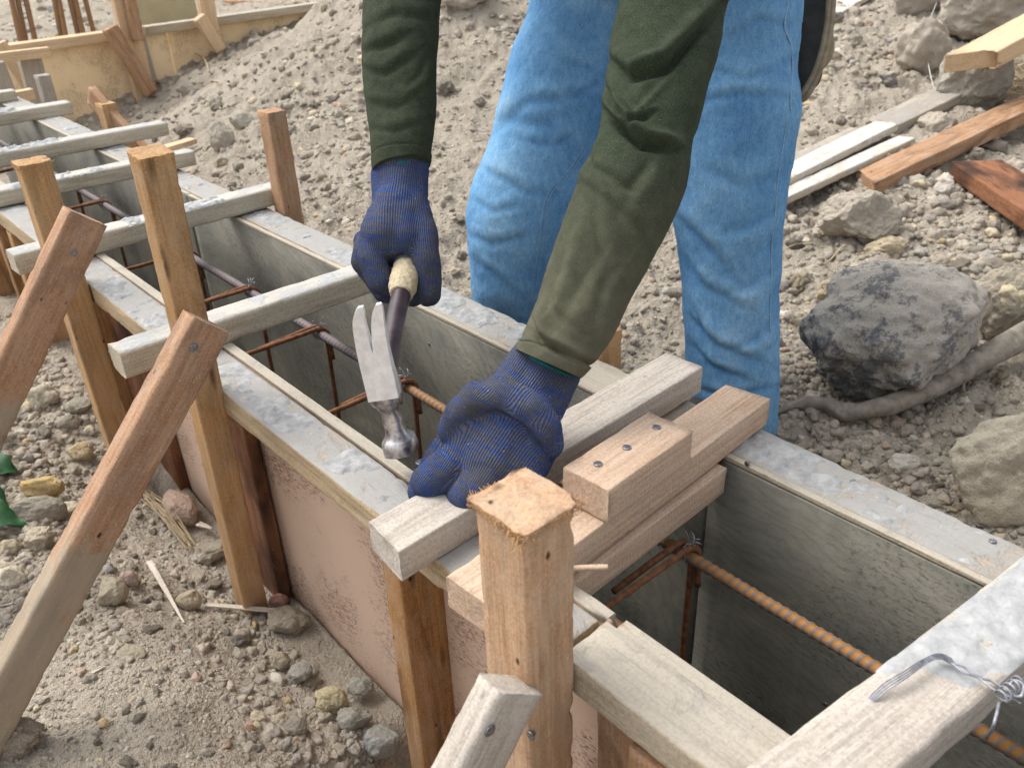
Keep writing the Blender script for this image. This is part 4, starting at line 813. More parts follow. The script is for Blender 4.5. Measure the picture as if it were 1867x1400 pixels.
# plant at the left edge
plant = thing('weed', 'dark green leafy weed poking in at the left edge', 'plant', tuple(gpt(-60, 900, .0)))
def leaf(c, d, w, l, seed):
    nU, nV = 24, 15; U, Vv = np.meshgrid(np.linspace(0, 1, nU), np.linspace(-1, 1, nV), indexing='ij')
    wid = w * np.sin(np.pi * np.clip(U, 0, 1) ** .8) * (1 + .18 * np.abs(np.sin(U * 19))) + .001
    d = np.array(d, float); d /= np.linalg.norm(d); s = np.cross(d, [0, 0, 1]); s /= np.linalg.norm(s); n = np.cross(s, d)
    P = np.array(c) + d * (U * l)[..., None] + s * (Vv * wid)[..., None] + n * (-.25 * l * U ** 2 + .25 * wid * np.abs(Vv) + .004 * np.sin(U * 14 + seed) * Vv)[..., None]
    V = P.reshape(-1, 3); V2 = V - n * .0006; f = grid_faces(nU, nV, False); m = len(V)
    o = mk('leaf', np.vstack([V, V2]), np.vstack([f, f[:, ::-1] + m]), M['leaf']); keep(o, plant)
for k, (px, py, d) in enumerate(((-62, 815, (.7, .75, .1)), (-58, 880, (.6, .8, -.15)), (-66, 930, (.75, .6, -.2)), (-60, 985, (.5, .8, -.1)))):
    p = gpt(px, py, .05); leaf(p, d, .032, .10, k)
    keep(tubeo('stem', [np.array(plant.location), (np.array(plant.location) + p) / 2 + (0, 0, .02), p], .0015, M['leaf'], None, 6, 14), plant)
# ================================================================== PERSON
def loft(rows, M_=220, N_=150, ratio=.9, folds=(), nz=.0012, sup=2.3, seed=0, back=1.0, twist=0., fl=None):
    """rows: (xl,yl,xr,yr,depth) outline pairs measured on the photograph, turned into real rings at that depth"""
    K_ = np.array([np.concatenate([PD(a, b, d), PD(c, e, d)]) for a, b, c, e, d in rows]); G = spline(K_, np.linspace(0, 1, M_))
    A, B = G[:, :3], G[:, 3:]; C = (A + B) / 2; hw = np.linalg.norm(B - A, axis=1) / 2; S = (B - A) / (2 * hw[:, None])
    T = np.gradient(C, axis=0); T /= np.linalg.norm(T, axis=1)[:, None]; Nn = np.cross(S, T); Nn /= np.linalg.norm(Nn, axis=1)[:, None]
    vw = C / np.linalg.norm(C, axis=1)[:, None]; sg = np.sign((Nn * vw).sum(1)); Nn = -Nn * sg[:, None]      # towards the camera
    th = np.linspace(0, 2 * np.pi, N_, endpoint=False); ct, st = np.cos(th), np.sin(th); e = 2 / sup
    x = np.sign(ct) * np.abs(ct) ** e; y = np.sign(st) * np.abs(st) ** e
    if np.ndim(ratio) == 0: ratio = np.full(M_, ratio)
    else: ratio = np.interp(np.linspace(0, 1, M_), np.linspace(0, 1, len(ratio)), ratio)
    P = C[:, None] + hw[:, None, None] * (x[None, :, None] * S[:, None] + (y[None, :, None] * ratio[:, None, None]) * Nn[:, None])
    out = ct[None, :, None] * S[:, None] + st[None, :, None] * Nn[:, None]; px = proj(P); d = np.zeros(P.shape[:2]); front = np.clip(st * 1.6 + .25, 0, 1)[None]
    for (pl, w, dep) in folds:
        pl = np.array(pl, float); best = np.full(d.shape, 1e9); sgn = np.zeros(d.shape); along = np.zeros(d.shape); tot = np.sum(np.linalg.norm(np.diff(pl, axis=0), axis=1)); acc = 0
        for i in range(len(pl) - 1):
            a, b = pl[i], pl[i + 1]; ab = b - a; l = np.linalg.norm(ab); q = px[..., :2] - a; t = np.clip((q @ ab) / l ** 2, 0, 1); e_ = q - t[..., None] * ab
            ds = np.linalg.norm(e_, axis=-1); cr = (ab[0] * q[..., 1] - ab[1] * q[..., 0]) / l; m = ds < best
            best = np.where(m, ds, best); sgn = np.where(m, np.sign(cr), sgn); along = np.where(m, (acc + t * l) / tot, along); acc += l
        tap = np.sin(np.pi * np.clip(along * .92 + .04, 0, 1)) ** .6; s = best * sgn
        d += front * tap * dep * (np.exp(-((s + w * .7) / w) ** 2) - 1.15 * np.exp(-((s - w * .45) / (w * .55)) ** 2))
    q = P * 1.0; d += nz * fbm(q * 22 + seed, 4, .5) + nz * 1.2 * (1 - front) * fbm(q * 12 + seed + 3, 3)
    P = P + out * d[..., None]; return P, d, px
def cap(P, V0, Fq, e):
    m = P.shape[1]; return
def body_mesh(name, parts, mat, parent, colf=None, hems=()):
    V = []; Fc = []; C = []; o = 0
    for P, c in parts:
        n, m = P.shape[:2]; V.append(P.reshape(-1, 3)); Fc.append(grid_faces(n, m, True) + o); C.append(np.repeat(c.reshape(-1, 1), 3, 1)); o += n * m
        V.append(np.vstack([P[0].mean(0), P[-1].mean(0)])); C.append(np.zeros((2, 3)))
        j = np.arange(m); j1 = (j + 1) % m; Fc.append(np.stack([np.full(m, o), j1 + o - n * m, j + o - n * m, np.full(m, o)], -1)); Fc.append(np.stack([np.full(m, o + 1), o - m + j, o - m + j1, np.full(m, o + 1)], -1)); o += 2
    V = np.vstack(V); Fc = np.vstack(Fc); fl = [tuple(dict.fromkeys(int(q) for q in f)) for f in Fc]
    ob = mk(name, V, fl, mat, None, col=np.vstack(C)); keep(ob, parent); return ob
person = thing('person', 'worker in blue jeans and dark green long sleeves bending over the formwork', 'person', (-.95, 1.1, -.83))
# jeans
LL = [(1010, -330, 1275, -260, 1.30), (990, -160, 1270, -130, 1.32), (968, 0, 1220, 0, 1.36), (930, 110, 1180, 150, 1.39), (893, 250, 1125, 290, 1.42), (858, 350, 1085, 380, 1.44), (850, 410, 1055, 430, 1.46), (860, 500, 1020, 520, 1.50), (862, 570, 1000, 590, 1.54), (870, 680, 1000, 690, 1.60), (880, 780, 1000, 790, 1.66)]
LR = [(1180, -330, 1480, -300, 1.20), (1190, -160, 1470, -150, 1.21), (1200, 0, 1458, 0, 1.22), (1200, 100, 1449, 110, 1.24), (1205, 220, 1450, 210, 1.26), (1218, 360, 1427, 360, 1.29), (1238, 460, 1420, 450, 1.32), (1250, 580, 1415, 560, 1.36), (1256, 680, 1414, 660, 1.40), (1262, 740, 1414, 740, 1.43), (1262, 800, 1412, 810, 1.47), (1264, 880, 1405, 880, 1.52)]
fL = [([(885, 245), (960, 180), (1100, 165)], 16, .006), ([(880, 300), (960, 345), (1010, 350)], 14, .006), ([(1110, 150), (1050, 180), (1010, 150)], 12, .005), ([(900, 210), (1000, 220), (1090, 300)], 18, .005), ([(850, 420), (900, 440), (960, 425)], 13, .005), ([(862, 470), (910, 500), (960, 545)], 12, .005), ([(860, 360), (900, 380), (950, 370)], 14, .004), ([(990, 60), (1040, 110), (1100, 130)], 15, .005), ([(940, 250), (1010, 260), (1060, 230)], 12, .004)]
fR = [([(1280, 180), (1340, 165), (1440, 172)], 15, .006), ([(1330, 60), (1380, 30), (1450, 40)], 15, .005), ([(1300, 120), (1360, 140), (1445, 100)], 14, .004), ([(1225, 380), (1300, 450), (1340, 500)], 16, .007), ([(1250, 470), (1290, 520), (1370, 560)], 15, .006), ([(1410, 500), (1370, 530), (1330, 540)], 13, .005), ([(1260, 575), (1310, 625), (1390, 655)], 12, .008), ([(1258, 620), (1300, 665), (1370, 690)], 11, .008), ([(1415, 590), (1380, 625), (1340, 640)], 11, .006), ([(1255, 540), (1280, 580), (1290, 640)], 12, .005), ([(1262, 700), (1320, 720), (1410, 700)], 11, .006), ([(1290, 300), (1350, 330), (1430, 310)], 18, .004), ([(1420, 390), (1370, 420), (1320, 430)], 16, .004)]
soft = lambda F_, k, w: [(a, b * w, c * k) for a, b, c in F_]
seamL = [(1068, 262), (1035, 315), (1000, 350), (988, 395), (982, 450), (972, 510), (966, 565)]
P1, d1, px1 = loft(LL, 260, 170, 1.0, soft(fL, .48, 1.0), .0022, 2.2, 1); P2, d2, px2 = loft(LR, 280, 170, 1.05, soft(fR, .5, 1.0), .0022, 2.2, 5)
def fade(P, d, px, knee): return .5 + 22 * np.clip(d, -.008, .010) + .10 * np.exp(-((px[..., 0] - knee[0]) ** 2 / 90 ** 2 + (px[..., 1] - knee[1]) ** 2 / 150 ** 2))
hipc = [PD(1230, -80, 1.30), PD(1235, -200, 1.26), PD(1240, -300, 1.22)]
def ring_tube(cs, rs, S, U, n=60):
    th = np.linspace(0, 2 * np.pi, n, endpoint=False); S = np.array(S, float); U = np.array(U, float); cs = spline(np.array(cs), np.linspace(0, 1, 40)); rs = spline(np.array(rs), np.linspace(0, 1, 40))
    return cs[:, None] + rs[:, 0][:, None, None] * np.cos(th)[None, :, None] * S + rs[:, 1][:, None, None] * np.sin(th)[None, :, None] * U
SX = np.array([.98, .1, -.02]); SY = np.array([-.1, .98, .1])
hip = ring_tube([(-.93, 1.08, -.07), (-.93, 1.08, -.02), (-.93, 1.08, .06)], [(.17, .10), (.185, .12), (.175, .115)], SX, SY)
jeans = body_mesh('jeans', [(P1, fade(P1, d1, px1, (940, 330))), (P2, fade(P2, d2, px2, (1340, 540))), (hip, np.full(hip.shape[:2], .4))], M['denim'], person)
def on_surface(P, px, pts, lift=.0012):
    out = []; fr = px.copy()
    for a, b in pts:
        dd = (px[..., 0] - a) ** 2 + (px[..., 1] - b) ** 2 + (px[..., 2] > np.median(px[..., 2], axis=1)[:, None]) * 4000; ii = np.argsort(dd.ravel())[:4]; w_ = 1 / (dd.ravel()[ii] + 1.); p = (P.reshape(-1, 3)[ii] * w_[:, None]).sum(0) / w_.sum(); out.append(p * (1 - lift / np.linalg.norm(p)))
    out = np.array(out); k_ = np.ones(7) / 7; q = np.pad(out, ((3, 3), (0, 0)), 'edge'); q = np.stack([np.convolve(q[:, j], k_, 'valid') for j in range(3)], 1); return q
def dens(pts, n): K_ = np.array(pts, float); return spline(K_, np.linspace(0, 1, n))
for k in (0, 7):
    s = on_surface(P1, px1, dens([(1068 + k, 262), (1035 + k, 315), (1000 + k, 350), (988 + k, 395), (982 + k, 450), (972 + k, 510), (966 + k, 565)], 60)); o = tubeo('seam_stitching', s, .00055, M['thread'], None, 5, 200); keep(o, jeans)
s = on_surface(P2, px2, dens([(1438, 0), (1428, 50), (1440, 75), (1446, 120), (1440, 180), (1442, 205)], 30)); keep(tubeo('seam_stitching', s, .0012, M['thread'], None, 5, 120), jeans)
s = on_surface(P2, px2, dens([(1436, 215), (1416, 350), (1405, 500), (1404, 640)], 50), .0008); keep(tubeo('seam_stitching', s, .0008, M['thread'], None, 5, 120), jeans)
# boots
for (c, k) in ((P1[-1].mean(0), 0), (P2[-1].mean(0), 1)):
    z0 = float(H0(c[0], c[1])); pts = [(c[0], c[1], c[2] + .04), (c[0], c[1], z0 + .10), (c[0], c[1] - .02, z0 + .05), (c[0] - .01, c[1] - .08, z0 + .042), (c[0] - .01, c[1] - .15, z0 + .03)]
    keep(tubeo('boot', pts, [.06, .055, .055, .045, .03], M['boot'], None, 20, 60), person)
# shirt: torso and two sleeves
SLL = [(1130, -420, 1400, -380, 1.02), (1160, -250, 1400, -220, 1.00), (1150, -110, 1365, -90, .97), (1128, 0, 1325, 10, .955), (1110, 110, 1300, 130, .93), (1098, 200, 1276, 220, .91), (1085, 260, 1262, 270, .90), (1052, 330, 1240, 370, .89), (1020, 420, 1200, 450, .88), (990, 510, 1150, 545, .872), (963, 585, 1112, 620, .865), (948, 625, 1072, 670, .862), (944, 638, 1055, 688, .862)]
SRR = [(800, -420, 1000, -400, 1.22), (740, -250, 910, -230, 1.18), (675, -120, 830, -110, 1.14), (664, -20, 805, -20, 1.12), (659, 60, 800, 60, 1.10), (662, 140, 797, 130, 1.09), (670, 210, 792, 200, 1.08), (677, 270, 786, 265, 1.07), (682, 316, 782, 296, 1.065)]
fSL = [([(1110, 100), (1150, 135), (1215, 115), (1310, 10)], 15, .007), ([(1112, 130), (1165, 195), (1235, 120)], 11, -.004), ([(1098, 190), (1130, 225), (1175, 260), (1230, 268)], 13, .009), ([(1105, 150), (1130, 200), (1150, 225), (1185, 205)], 9, .005), ([(1055, 320), (1120, 370), (1160, 410)], 12, .006), ([(1060, 340), (1090, 380), (1110, 470)], 14, .006), ([(1050, 400), (1030, 480), (1000, 560)], 11, .005), ([(1190, 300), (1150, 350), (1120, 350)], 12, .004), ([(965, 560), (985, 610), (1030, 640)], 9, .006), ([(1100, 470), (1060, 540), (1020, 600)], 16, .003), ([(1200, 270), (1180, 330), (1130, 400)], 14, .003), ([(1075, 250), (1085, 300), (1150, 340)], 11, .005), ([(962, 590), (990, 622), (1060, 655), (1085, 662)], 8, .007), ([(985, 540), (975, 580), (990, 620)], 9, .006), ([(1000, 500), (1010, 560), (1060, 600)], 14, .004), ([(1140, 480), (1110, 520), (1090, 600)], 16, .004)]
fSR = [([(664, 90), (700, 78), (740, 60)], 11, .006), ([(662, 120), (700, 130), (760, 90)], 11, .005), ([(668, 180), (720, 190), (770, 160)], 12, .004), ([(680, 40), (720, 20), (790, 30)], 11, .004), ([(672, 230), (720, 235), (780, 215)], 10, .003), ([(790, 100), (770, 140), (740, 170)], 10, .003)]
Q1, e1, qx1 = loft(SLL, 300, 150, .95, [(a, b * (1.0 if i < 4 else 1.3), c * (1.7 if i in (0, 2, 3) else .6)) for i, (a, b, c) in enumerate(fSL)], .0016, 2.2, 8); Q2, e2, qx2 = loft(SRR, 240, 140, .95, soft(fSR, .6, 1.2), .0014, 2.2, 12)
# cuff hems: a doubled band at each sleeve end
def hem(P, n, t):
    C = P.mean(1, keepdims=True); s = np.ones(P.shape[0]); s[-n:] = 1 + t; s[-n - 3:-n] = 1 - t * .5; return C + (P - C) * s[:, None, None]
Q1 = hem(Q1, 26, .07); Q2 = hem(Q2, 18, .035)
Cq = Q1[-1].mean(0)
t1 = np.clip((qx1[..., 1] - 260) / 400, 0, 1) * .62; t2 = np.full(e2.shape, .03)
torso = ring_tube([(-.93, 1.10, -.075), (-.93, 1.10, .10), (-.92, 1.06, .26), (-.90, .98, .38), (-.89, .92, .43)], [(.186, .128), (.185, .13), (.205, .13), (.20, .10), (.07, .06)], SX, SY, 90); torso = torso + (fbm(torso * 14, 3)[..., None] * .006)
shoulders = [ring_tube([(-.93, .97, .34), a, b], [(.10, .09), (.085, .08), (.07, .07)], np.cross([0, .3, 1], s), (0, .3, 1), 50) for a, b, s in (((-.72, .92, .33), tuple(Q1[0].mean(0)), (1, 0, 0)), ((-1.12, .97, .33), tuple(Q2[0].mean(0)), (-1, 0, 0)))]
shirt = body_mesh('shirt', [(Q1, t1), (Q2, t2), (torso, np.zeros(torso.shape[:2]))] + [(s, np.zeros(s.shape[:2])) for s in shoulders], M['jersey'], person)
# body: one continuous skinned figure inside the clothes, with neck and head
wl = PD(995, 690, .875); wr = PD(730, 320, 1.075)
def skin_body():
    nodes = {'pel': (-.93, 1.08, .0), 'che': (-.92, 1.06, .24), 'nek': (-.89, .90, .44), 'hd0': (-.88, .86, .52), 'hd1': (-.87, .82, .62),
             'sl': tuple(Q1[0].mean(0)), 'el': tuple(Q1[150].mean(0)), 'wl': tuple(wl), 'sr': tuple(Q2[0].mean(0)), 'er': tuple(Q2[120].mean(0)), 'wr': tuple(wr),
             'kl': tuple(P1[130].mean(0)), 'al': tuple(P1[-8].mean(0)), 'kr': tuple(P2[150].mean(0)), 'ar': tuple(P2[-8].mean(0)), 'hl': tuple(P1[20].mean(0)), 'hr': tuple(P2[20].mean(0))}
    rad_ = dict(pel=.07, che=.055, nek=.045, hd0=.075, hd1=.085, sl=.032, el=.026, wl=.020, sr=.032, er=.024, wr=.020, kl=.045, al=.032, kr=.045, ar=.032, hl=.06, hr=.06)
    names = list(nodes); E_ = [('pel', 'che'), ('che', 'nek'), ('nek', 'hd0'), ('hd0', 'hd1'), ('che', 'sl'), ('sl', 'el'), ('el', 'wl'), ('che', 'sr'), ('sr', 'er'), ('er', 'wr'), ('pel', 'hl'), ('hl', 'kl'), ('kl', 'al'), ('pel', 'hr'), ('hr', 'kr'), ('kr', 'ar')]
    me = bpy.data.meshes.new('body'); me.from_pydata([nodes[k] for k in names], [(names.index(a), names.index(b)) for a, b in E_], []); o = bpy.data.objects.new('body', me); COL.objects.link(o)
    md = o.modifiers.new('skin', 'SKIN'); me.skin_vertices[0].data[0].use_root = True
    for i, k in enumerate(names): me.skin_vertices[0].data[i].radius = (rad_[k],) * 2
    o.modifiers.new('sub', 'SUBSURF').levels = 2
    dg = bpy.context.evaluated_depsgraph_get(); m2 = bpy.data.meshes.new_from_object(o.evaluated_get(dg)); bpy.data.objects.remove(o)
    o = bpy.data.objects.new('body', m2); COL.objects.link(o); m2.materials.clear(); m2.materials.append(M['skin'])
    for p in m2.polygons: p.use_smooth = True
    # nose
    for v in m2.vertices:
        d = (v.co - Vector((-.86, .745, .545))).length
        if d < .03: v.co += Vector((0, -.018, -.004)) * (1 - d / .03)
    return o
keep(skin_body(), person)
hc = np.array([-.872, .86, .60]); Vh = ICO[4][0] * np.array([.083, .088, .085]) + hc; selh = Vh[ICO[4][1]].mean(1); kf = (selh[:, 2] - hc[2]) + (selh[:, 1] - hc[1]) * .8 > .0
keep(mk('hair', Vh + fbm(Vh * 60, 3)[:, None] * .002, ICO[4][1][kf], M['hair']), person)
# ------------------------------------------------------------------ gloves: tapered segments grown together into one surface
def glove(name, segs, parent, vox=.0022, smooth=6, cuffs=None):
    """segs: (p0, p1, r0, r1)"""
    g = []
    for (a, b, ra, rb) in segs:
        a, b = np.array(a), np.array(b); n = 14; t = np.linspace(0, 1, n)[:, None]; L = np.linalg.norm(b - a); X = (b - a) / L
        u = np.cross(X, [.3, .2, .9]); u /= np.linalg.norm(u); w = np.cross(X, u); th = np.linspace(0, 2 * np.pi, 24, endpoint=False); ring = np.cos(th)[:, None] * u + np.sin(th)[:, None] * w
        rows = []
        for q in np.linspace(-math.pi / 2 + .12, 0, 6): rows.append(a + X * ra * math.sin(q) + ring * ra * math.cos(q))
        for q in t[1:-1, 0]: rows.append(a + (b - a) * q + ring * (ra + (rb - ra) * q))
        for q in np.linspace(0, math.pi / 2 - .12, 6): rows.append(b + X * rb * math.sin(q) + ring * rb * math.cos(q))
        P = np.array(rows); m = P.shape[1]; Fq = [tuple(x) for x in grid_faces(len(rows), m, True)] + [tuple(range(m))[::-1], tuple(range((len(rows) - 1) * m, len(rows) * m))]; g.append((P.reshape(-1, 3), Fq))
    V, Fc = join(g); o = mk(name, V, Fc, None); md = o.modifiers.new('r', 'REMESH'); md.mode = 'VOXEL'; md.voxel_size = vox; s = o.modifiers.new('s', 'SMOOTH'); s.factor = .5; s.iterations = smooth
    dg = bpy.context.evaluated_depsgraph_get(); me = bpy.data.meshes.new_from_object(o.evaluated_get(dg)); bpy.data.objects.remove(o)
    n = len(me.vertices); V = np.empty(n * 3, np.float32); me.vertices.foreach_get('co', V); V = V.reshape(-1, 3).astype(float)
    W_ = np.zeros(n); U_ = np.zeros(n); ax = np.mean([np.array(b) - np.array(a) for a, b, _, _ in segs[:4]], 0); ax /= np.linalg.norm(ax); side = np.array(CAMM[0]); side = side - ax * (side @ ax); side /= np.linalg.norm(side); dep = np.cross(ax, side); o0 = np.array(segs[0][0])
    for (a, b, ra, rb) in segs:
        a, b = np.array(a), np.array(b); L = np.linalg.norm(b - a); X = (b - a) / L; q = V - a; s = q @ X; t = np.clip(s / L, 0, 1); c = a + (t * L)[:, None] * X; rr = ra + (rb - ra) * t; e = V - c; ds = np.linalg.norm(e, axis=1) - rr
        w = np.exp(-np.clip(ds, -.01, .05) / .0035); th = np.arctan2(e @ side, np.abs(e @ dep) + 1e-6); U_ += w * (th * .024 + (c - o0) @ side); W_ += w
    kn = np.zeros((n, 3)); kn[:, 0] = U_ / W_; kn[:, 1] = (V - o0) @ ax - .35 * ((V - o0) @ dep)
    nv = np.empty(n * 3, np.float32); me.vertices.foreach_get('normal', nv); nv = nv.reshape(-1, 3)
    V = V + nv * (fbm(V * 45, 3)[:, None] * .0013); me.vertices.foreach_set('co', V.astype(np.float32).ravel())
    at = me.attributes.new('knit', 'FLOAT_VECTOR', 'POINT'); at.data.foreach_set('vector', kn.astype(np.float32).ravel()); me.materials.clear(); me.materials.append(M['knit'])
    me.polygons.foreach_set('use_smooth', np.ones(len(me.polygons), bool)); me.update()
    o = bpy.data.objects.new(name, me); COL.objects.link(o); keep(o, parent)
    # lint and loose fibres
    g = []; R = random.Random(len(segs)); 
    for k in range(260):
        i = R.randrange(n); p = V[i]; nn = nv[i]; tdir = np.array([R.gauss(0, 1) for _ in range(3)]); tdir -= nn * (tdir @ nn); tdir /= np.linalg.norm(tdir); l = R.uniform(.002, .006); g.append(tube_geo([p, p + nn * l * .4 + tdir * l * .4, p + nn * l * R.uniform(.2, .6) + tdir * l], .00016, 3, 5))
    V2, F2 = join(g); lt = mk('lint', V2, F2, M['thread']); keep(lt, o); lt.data.materials[0] = M['lint']; lt['kind'] = 'stuff'
    return o
M['lint'] = simple('fuzzy_blue_lint', lin((60, 78, 130)), lin((120, 130, 160)), 300, 1., .0005)
S_ = lambda a, b, ra, rb: (PD(*a), PD(*b), ra, rb)
# left glove (pressing on the grey board), seen from the back of the hand
gl = glove('glove', [
 S_((1000, 660, .880), (965, 722, .868), .026, .026), S_((975, 650, .885), (935, 708, .872), .024, .025), S_((1018, 678, .885), (985, 745, .872), .024, .025),
 S_((925, 722, .862), (870, 772, .850), .026, .030), S_((965, 748, .862), (955, 800, .846), .028, .031),
 S_((880, 775, .850), (866, 812, .848), .029, .027), S_((915, 775, .842), (905, 835, .836), .032, .030), S_((965, 800, .845), (948, 845, .842), .031, .028), S_((985, 812, .856), (968, 850, .856), .020, .019),
 S_((862, 768, .848), (860, 818, .846), .030, .0275), S_((898, 762, .846), (886, 832, .840), .031, .030), S_((940, 775, .844), (926, 842, .840), .032, .030), S_((890, 745, .850), (960, 790, .846), .030, .031), S_((955, 790, .846), (955, 835, .846), .031, .028),
 # roll of knit at the wrist
 S_((820, 790, .838), (836, 752, .828), .012, .015), S_((836, 752, .828), (872, 722, .820), .015, .016), S_((872, 722, .820), (922, 720, .812), .016, .016), S_((922, 720, .812), (968, 744, .808), .016, .016), S_((968, 744, .808), (998, 782, .814), .016, .016), S_((998, 782, .814), (1004, 815, .832), .016, .012),
 # index
 S_((856, 812, .845), (816, 850, .844), .0235, .0200), S_((816, 850, .844), (782, 878, .850), .0200, .0190), S_((782, 878, .850), (773, 898, .866), .0185, .0165),
 # middle
 S_((902, 842, .832), (874, 884, .828), .0235, .0200), S_((874, 884, .828), (850, 905, .836), .0195, .0180), S_((850, 905, .836), (834, 914, .856), .0175, .0155),
 # ring and little, mostly behind the post
 S_((938, 850, .838), (912, 890, .838), .0220, .0190), S_((912, 890, .838), (888, 905, .850), .0190, .0165), S_((970, 845, .852), (948, 885, .856), .0190, .0160), S_((948, 885, .856), (925, 900, .866), .0160, .0140),
 # thumb
 S_((838, 790, .862), (800, 838, .875), .0190, .0160), S_((800, 838, .875), (778, 868, .885), .0160, .0140)], person, smooth=6)
# right glove (fist round the hammer)
gr = glove('glove', [
 S_((730, 312, 1.068), (730, 372, 1.058), .0300, .0270), S_((708, 318, 1.070), (706, 375, 1.062), .0215, .0200), S_((752, 312, 1.070), (750, 372, 1.060), .0215, .0200),
 S_((725, 375, 1.056), (706, 425, 1.045), .0310, .0330), S_((745, 378, 1.058), (762, 425, 1.048), .0260, .0250), S_((700, 400, 1.055), (686, 440, 1.052), .0230, .0230), S_((730, 400, 1.05), (735, 430, 1.04), .031, .026),
 # index round the handle
 S_((690, 432, 1.045), (677, 468, 1.040), .0210, .0180), S_((677, 468, 1.040), (694, 512, 1.040), .0175, .0165), S_((694, 512, 1.040), (712, 530, 1.055), .0165, .0140),
 # middle, ring, little fingers under the handle
 S_((672, 440, 1.066), (664, 478, 1.070), .0170, .0165), S_((664, 478, 1.070), (700, 530, 1.076), .0165, .0150), S_((700, 530, 1.076), (752, 540, 1.080), .0150, .0140),
 S_((668, 440, 1.09), (670, 490, 1.10), .016, .015), S_((670, 490, 1.10), (730, 530, 1.105), .015, .014), S_((680, 430, 1.11), (690, 490, 1.12), .015, .014), S_((690, 490, 1.12), (745, 515, 1.125), .014, .013),
 # palm heel behind, web of the thumb
 S_((722, 452, 1.062), (742, 462, 1.058), .024, .022), S_((742, 450, 1.052), (756, 470, 1.050), .022, .018),
 S_((740, 420, 1.075), (752, 500, 1.085), .026, .022),
 # thumb
 S_((768, 420, 1.045), (776, 475, 1.036), .0200, .0185), S_((776, 475, 1.036), (781, 536, 1.040), .0180, .0165)], person, smooth=10)
# teal overlock edge of the gloves
for (a, b, c, rr_) in (((945, 640, .872), (1000, 668, .850), (1050, 690, .872), 0), ((684, 312, 1.07), (731, 296, 1.04), (780, 300, 1.07), 1)):
    keep(tubeo('glove_edge', [PD(*a), PD(*b), PD(*c)], .0022, M['teal'], None, 6, 40), gl if rr_ == 0 else gr)
# ================================================================== HAMMER
ham = thing('hammer', 'steel claw hammer with a dark handle wrapped in crusty tape held in the right fist', 'hammer', tuple(PD(705, 715, .88)))
hcen = PD(700, 708, .885); face = PD(733, 822, .915); topc = PD(690, 660, .868); hdir = face - hcen; hdir /= np.linalg.norm(hdir)
grip = PD(742, 495, 1.045); han = grip - hcen; han = han - hdir * (han @ hdir) * .3
sd3 = np.cross(hdir, han); sd3 /= np.linalg.norm(sd3); fw = np.cross(sd3, hdir)      # side, away (along the handle)
def rings(cs, rs, sides=28, sup=2.0, S=None, W=None):
    th = np.linspace(0, 2 * np.pi, sides, endpoint=False); V = []
    e = 2 / sup; cx = np.sign(np.cos(th)) * np.abs(np.cos(th)) ** e; sy = np.sign(np.sin(th)) * np.abs(np.sin(th)) ** e
    for c, (a, b) in zip(cs, rs): V.append(np.array(c) + a * cx[:, None] * S + b * sy[:, None] * W)
    n = len(cs); return np.vstack(V), [tuple(q) for q in grid_faces(n, sides, True)] + [tuple(range(sides))[::-1], tuple(range((n - 1) * sides, n * sides))]
L_ = np.linalg.norm(face - hcen)
prof = [(-.030, .010, .012), (-.026, .0135, .015), (-.006, .0150, .0165), (.010, .0145, .016), (.020, .0115, .0125), (.026, .0092, .0098), (.034, .0106, .0110), (.046, .0104, .0108), (.054, .0116, .012), (.058, .0155, .016), (.061, .0182, .0186), (L_ - .006, .0184, .0188), (L_ - .0012, .0180, .0184), (L_, .0165, .0168)]
V1 = rings([hcen + hdir * a for a, _, _ in prof], [(b, c) for _, b, c in prof], 32, 2.6, sd3, fw)
keep(mk('hammer_head', V1[0] + fbm(V1[0] * 90, 3)[:, None] * .0006, V1[1], M['steel_dark']), ham)
# claw: two curved flat prongs parted by a V notch
cl = [PD(x, y, d) for x, y, d in ((702, 722, .872), (694, 690, .862), (684, 650, .850), (676, 610, .838), (672, 580, .828), (674, 556, .820))]
C = spline(np.array(cl), np.linspace(0, 1, 40)); Tn = np.gradient(C, axis=0); Tn /= np.linalg.norm(Tn, axis=1)[:, None]; sdc = sd3 * np.sign(sd3 @ CAMM[0])
geo = []
for sg in (-1, 1):
    V = []
    for i in range(40):
        u = i / 39; N = np.cross(Tn[i], sdc); N /= np.linalg.norm(N); w = .0165 - .0016 * max(0, u - .7) / .3; gap = max(0, (u - .45) / .55) ** .8 * .0052; th_ = .0062 * (1 - u) + .0022
        xi, xo = sg * gap, sg * (w - .003 * max(0, u - .8) * 5 * (u - .8) * 5)
        if u > .9: xi = sg * (gap + .0015 * (u - .9) * 10)
        z = N * th_
        V += [C[i] + sdc * xi + z, C[i] + sdc * (xi + (xo - xi) * .5) + z * 1.0, C[i] + sdc * (xo * .96) + z, C[i] + sdc * xo + z * .5, C[i] + sdc * xo * .98 - z, C[i] + sdc * xi - z]
    Fq = [tuple(q) for q in grid_faces(40, 6, True)] + [tuple(range(6))[::-1], tuple(range(39 * 6, 40 * 6))]; geo.append((np.array(V), Fq))
V, Fc = join(geo); co = mk('claw', V, Fc, M['steel']); co.data.set_sharp_from_angle(angle=math.radians(35)); keep(co, ham)
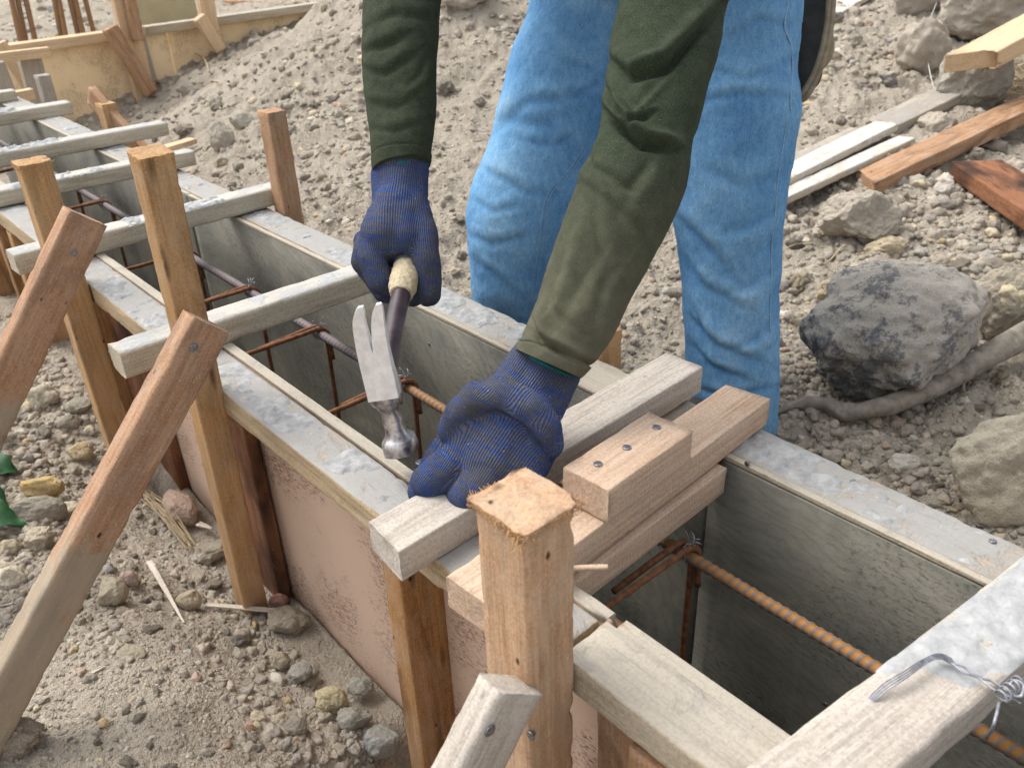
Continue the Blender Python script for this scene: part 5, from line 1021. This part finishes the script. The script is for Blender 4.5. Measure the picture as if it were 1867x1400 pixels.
# side cheeks around the eye
for sg in (-1, 1):
    V1 = rings([hcen + sdc * sg * .0135 + hdir * a for a in (-.026, -.02, 0, .014, .02)], [(.002, .003), (.0042, .009), (.005, .012), (.0042, .009), (.002, .003)], 16, 2, sdc, fw); keep(mk('cheek', V1[0], V1[1], M['steel_dark']), ham)
hp = [hcen - fw * .006, PD(708, 660, .915), PD(722, 580, .975), PD(737, 510, 1.025), PD(748, 440, 1.075), PD(756, 380, 1.13)]
V1 = tube_geo(hp, [.0100, .0108, .0112, .0114, .0118, .013], 20, 70); keep(mk('handle', V1[0], V1[1], M['handle']), ham)
tp = spline(np.array(hp), np.linspace(.52, .66, 30)); V1 = tube_geo(tp, [.0135, .0165, .0170, .0165, .0160], 30, 40); V = V1[0] + fbm(V1[0] * 260, 3)[:, None] * .0010; keep(mk('grip_wrap', V, V1[1], M['tape']), ham)
tp = spline(np.array(hp), np.linspace(.64, .80, 20)); V1 = tube_geo(tp, [.0155, .0152, .0150], 24, 24); keep(mk('grip_sleeve', V1[0], V1[1], M['plastic_grey']), ham)
# nail being driven
np_ = PD(766, 842, .895); base = np.array([np_[0], np_[1], WTOP - .005]); nl = thing('nail', 'bright nail standing on the rail under the hammer between the gloved fingers', 'nail', tuple(base))
ax_ = np_ - base; ax_ /= np.linalg.norm(ax_)
keep(tubeo('shank', [base, np_], .0021, M['nail'], None, 10, 8), nl)
keep(mk('nail_head', *rings([np_ - ax_ * .001, np_ - ax_ * .0006, np_ + ax_ * .0006, np_ + ax_ * .001], [(.002, .002), (.0052, .0052), (.0052, .0052), (.0040, .0040)], 20, 2, np.array([1., 0, 0]), np.array([0, 1., 0])), M['nail']), nl)
# ================================================================== TOOL BAG behind the hip
bag = thing('tool_bag', 'tan canvas tool bag with a dark open inside hanging at the worker\'s hip', 'bag', tuple(PD(1480, 0, 1.220)))
rowsB = [(1425, -160, 1545, -150, 1.260), (1440, -60, 1525, -60, 1.260), (1443, 0, 1518, 0, 1.260), (1445, 60, 1508, 70, 1.270), (1447, 120, 1498, 140, 1.280), (1446, 160, 1475, 172, 1.290)]
PB, _, _ = loft(rowsB, 90, 60, .55, (), .002, 2.4, 3)
V = PB.reshape(-1, 3); keep(mk('pouch', V, grid_faces(90, 60, True), M['canvas_dark']), bag)
for k, (dx, r) in enumerate(((0, .004), (8, .0045))):
    keep(tubeo('binding', [PD(1516 + dx, -150, 1.230), PD(1511 + dx, 0, 1.230), PD(1503 + dx, 70, 1.235), PD(1486 + dx, 130, 1.245), PD(1462 + dx, 172 + k * 5, 1.260), PD(1449, 182, 1.270)], r, M['canvas'], None, 10, 60), bag)
PC, _, _ = loft([(1500, -150, 1556, -150, 1.280), (1500, 0, 1512, 0, 1.280), (1492, 70, 1522, 92, 1.290), (1470, 130, 1490, 140, 1.300), (1450, 165, 1462, 172, 1.300)], 60, 40, .3, (), .002, 2.4, 3); keep(mk('flap', PC.reshape(-1, 3), grid_faces(60, 40, True), M['canvas']), bag)
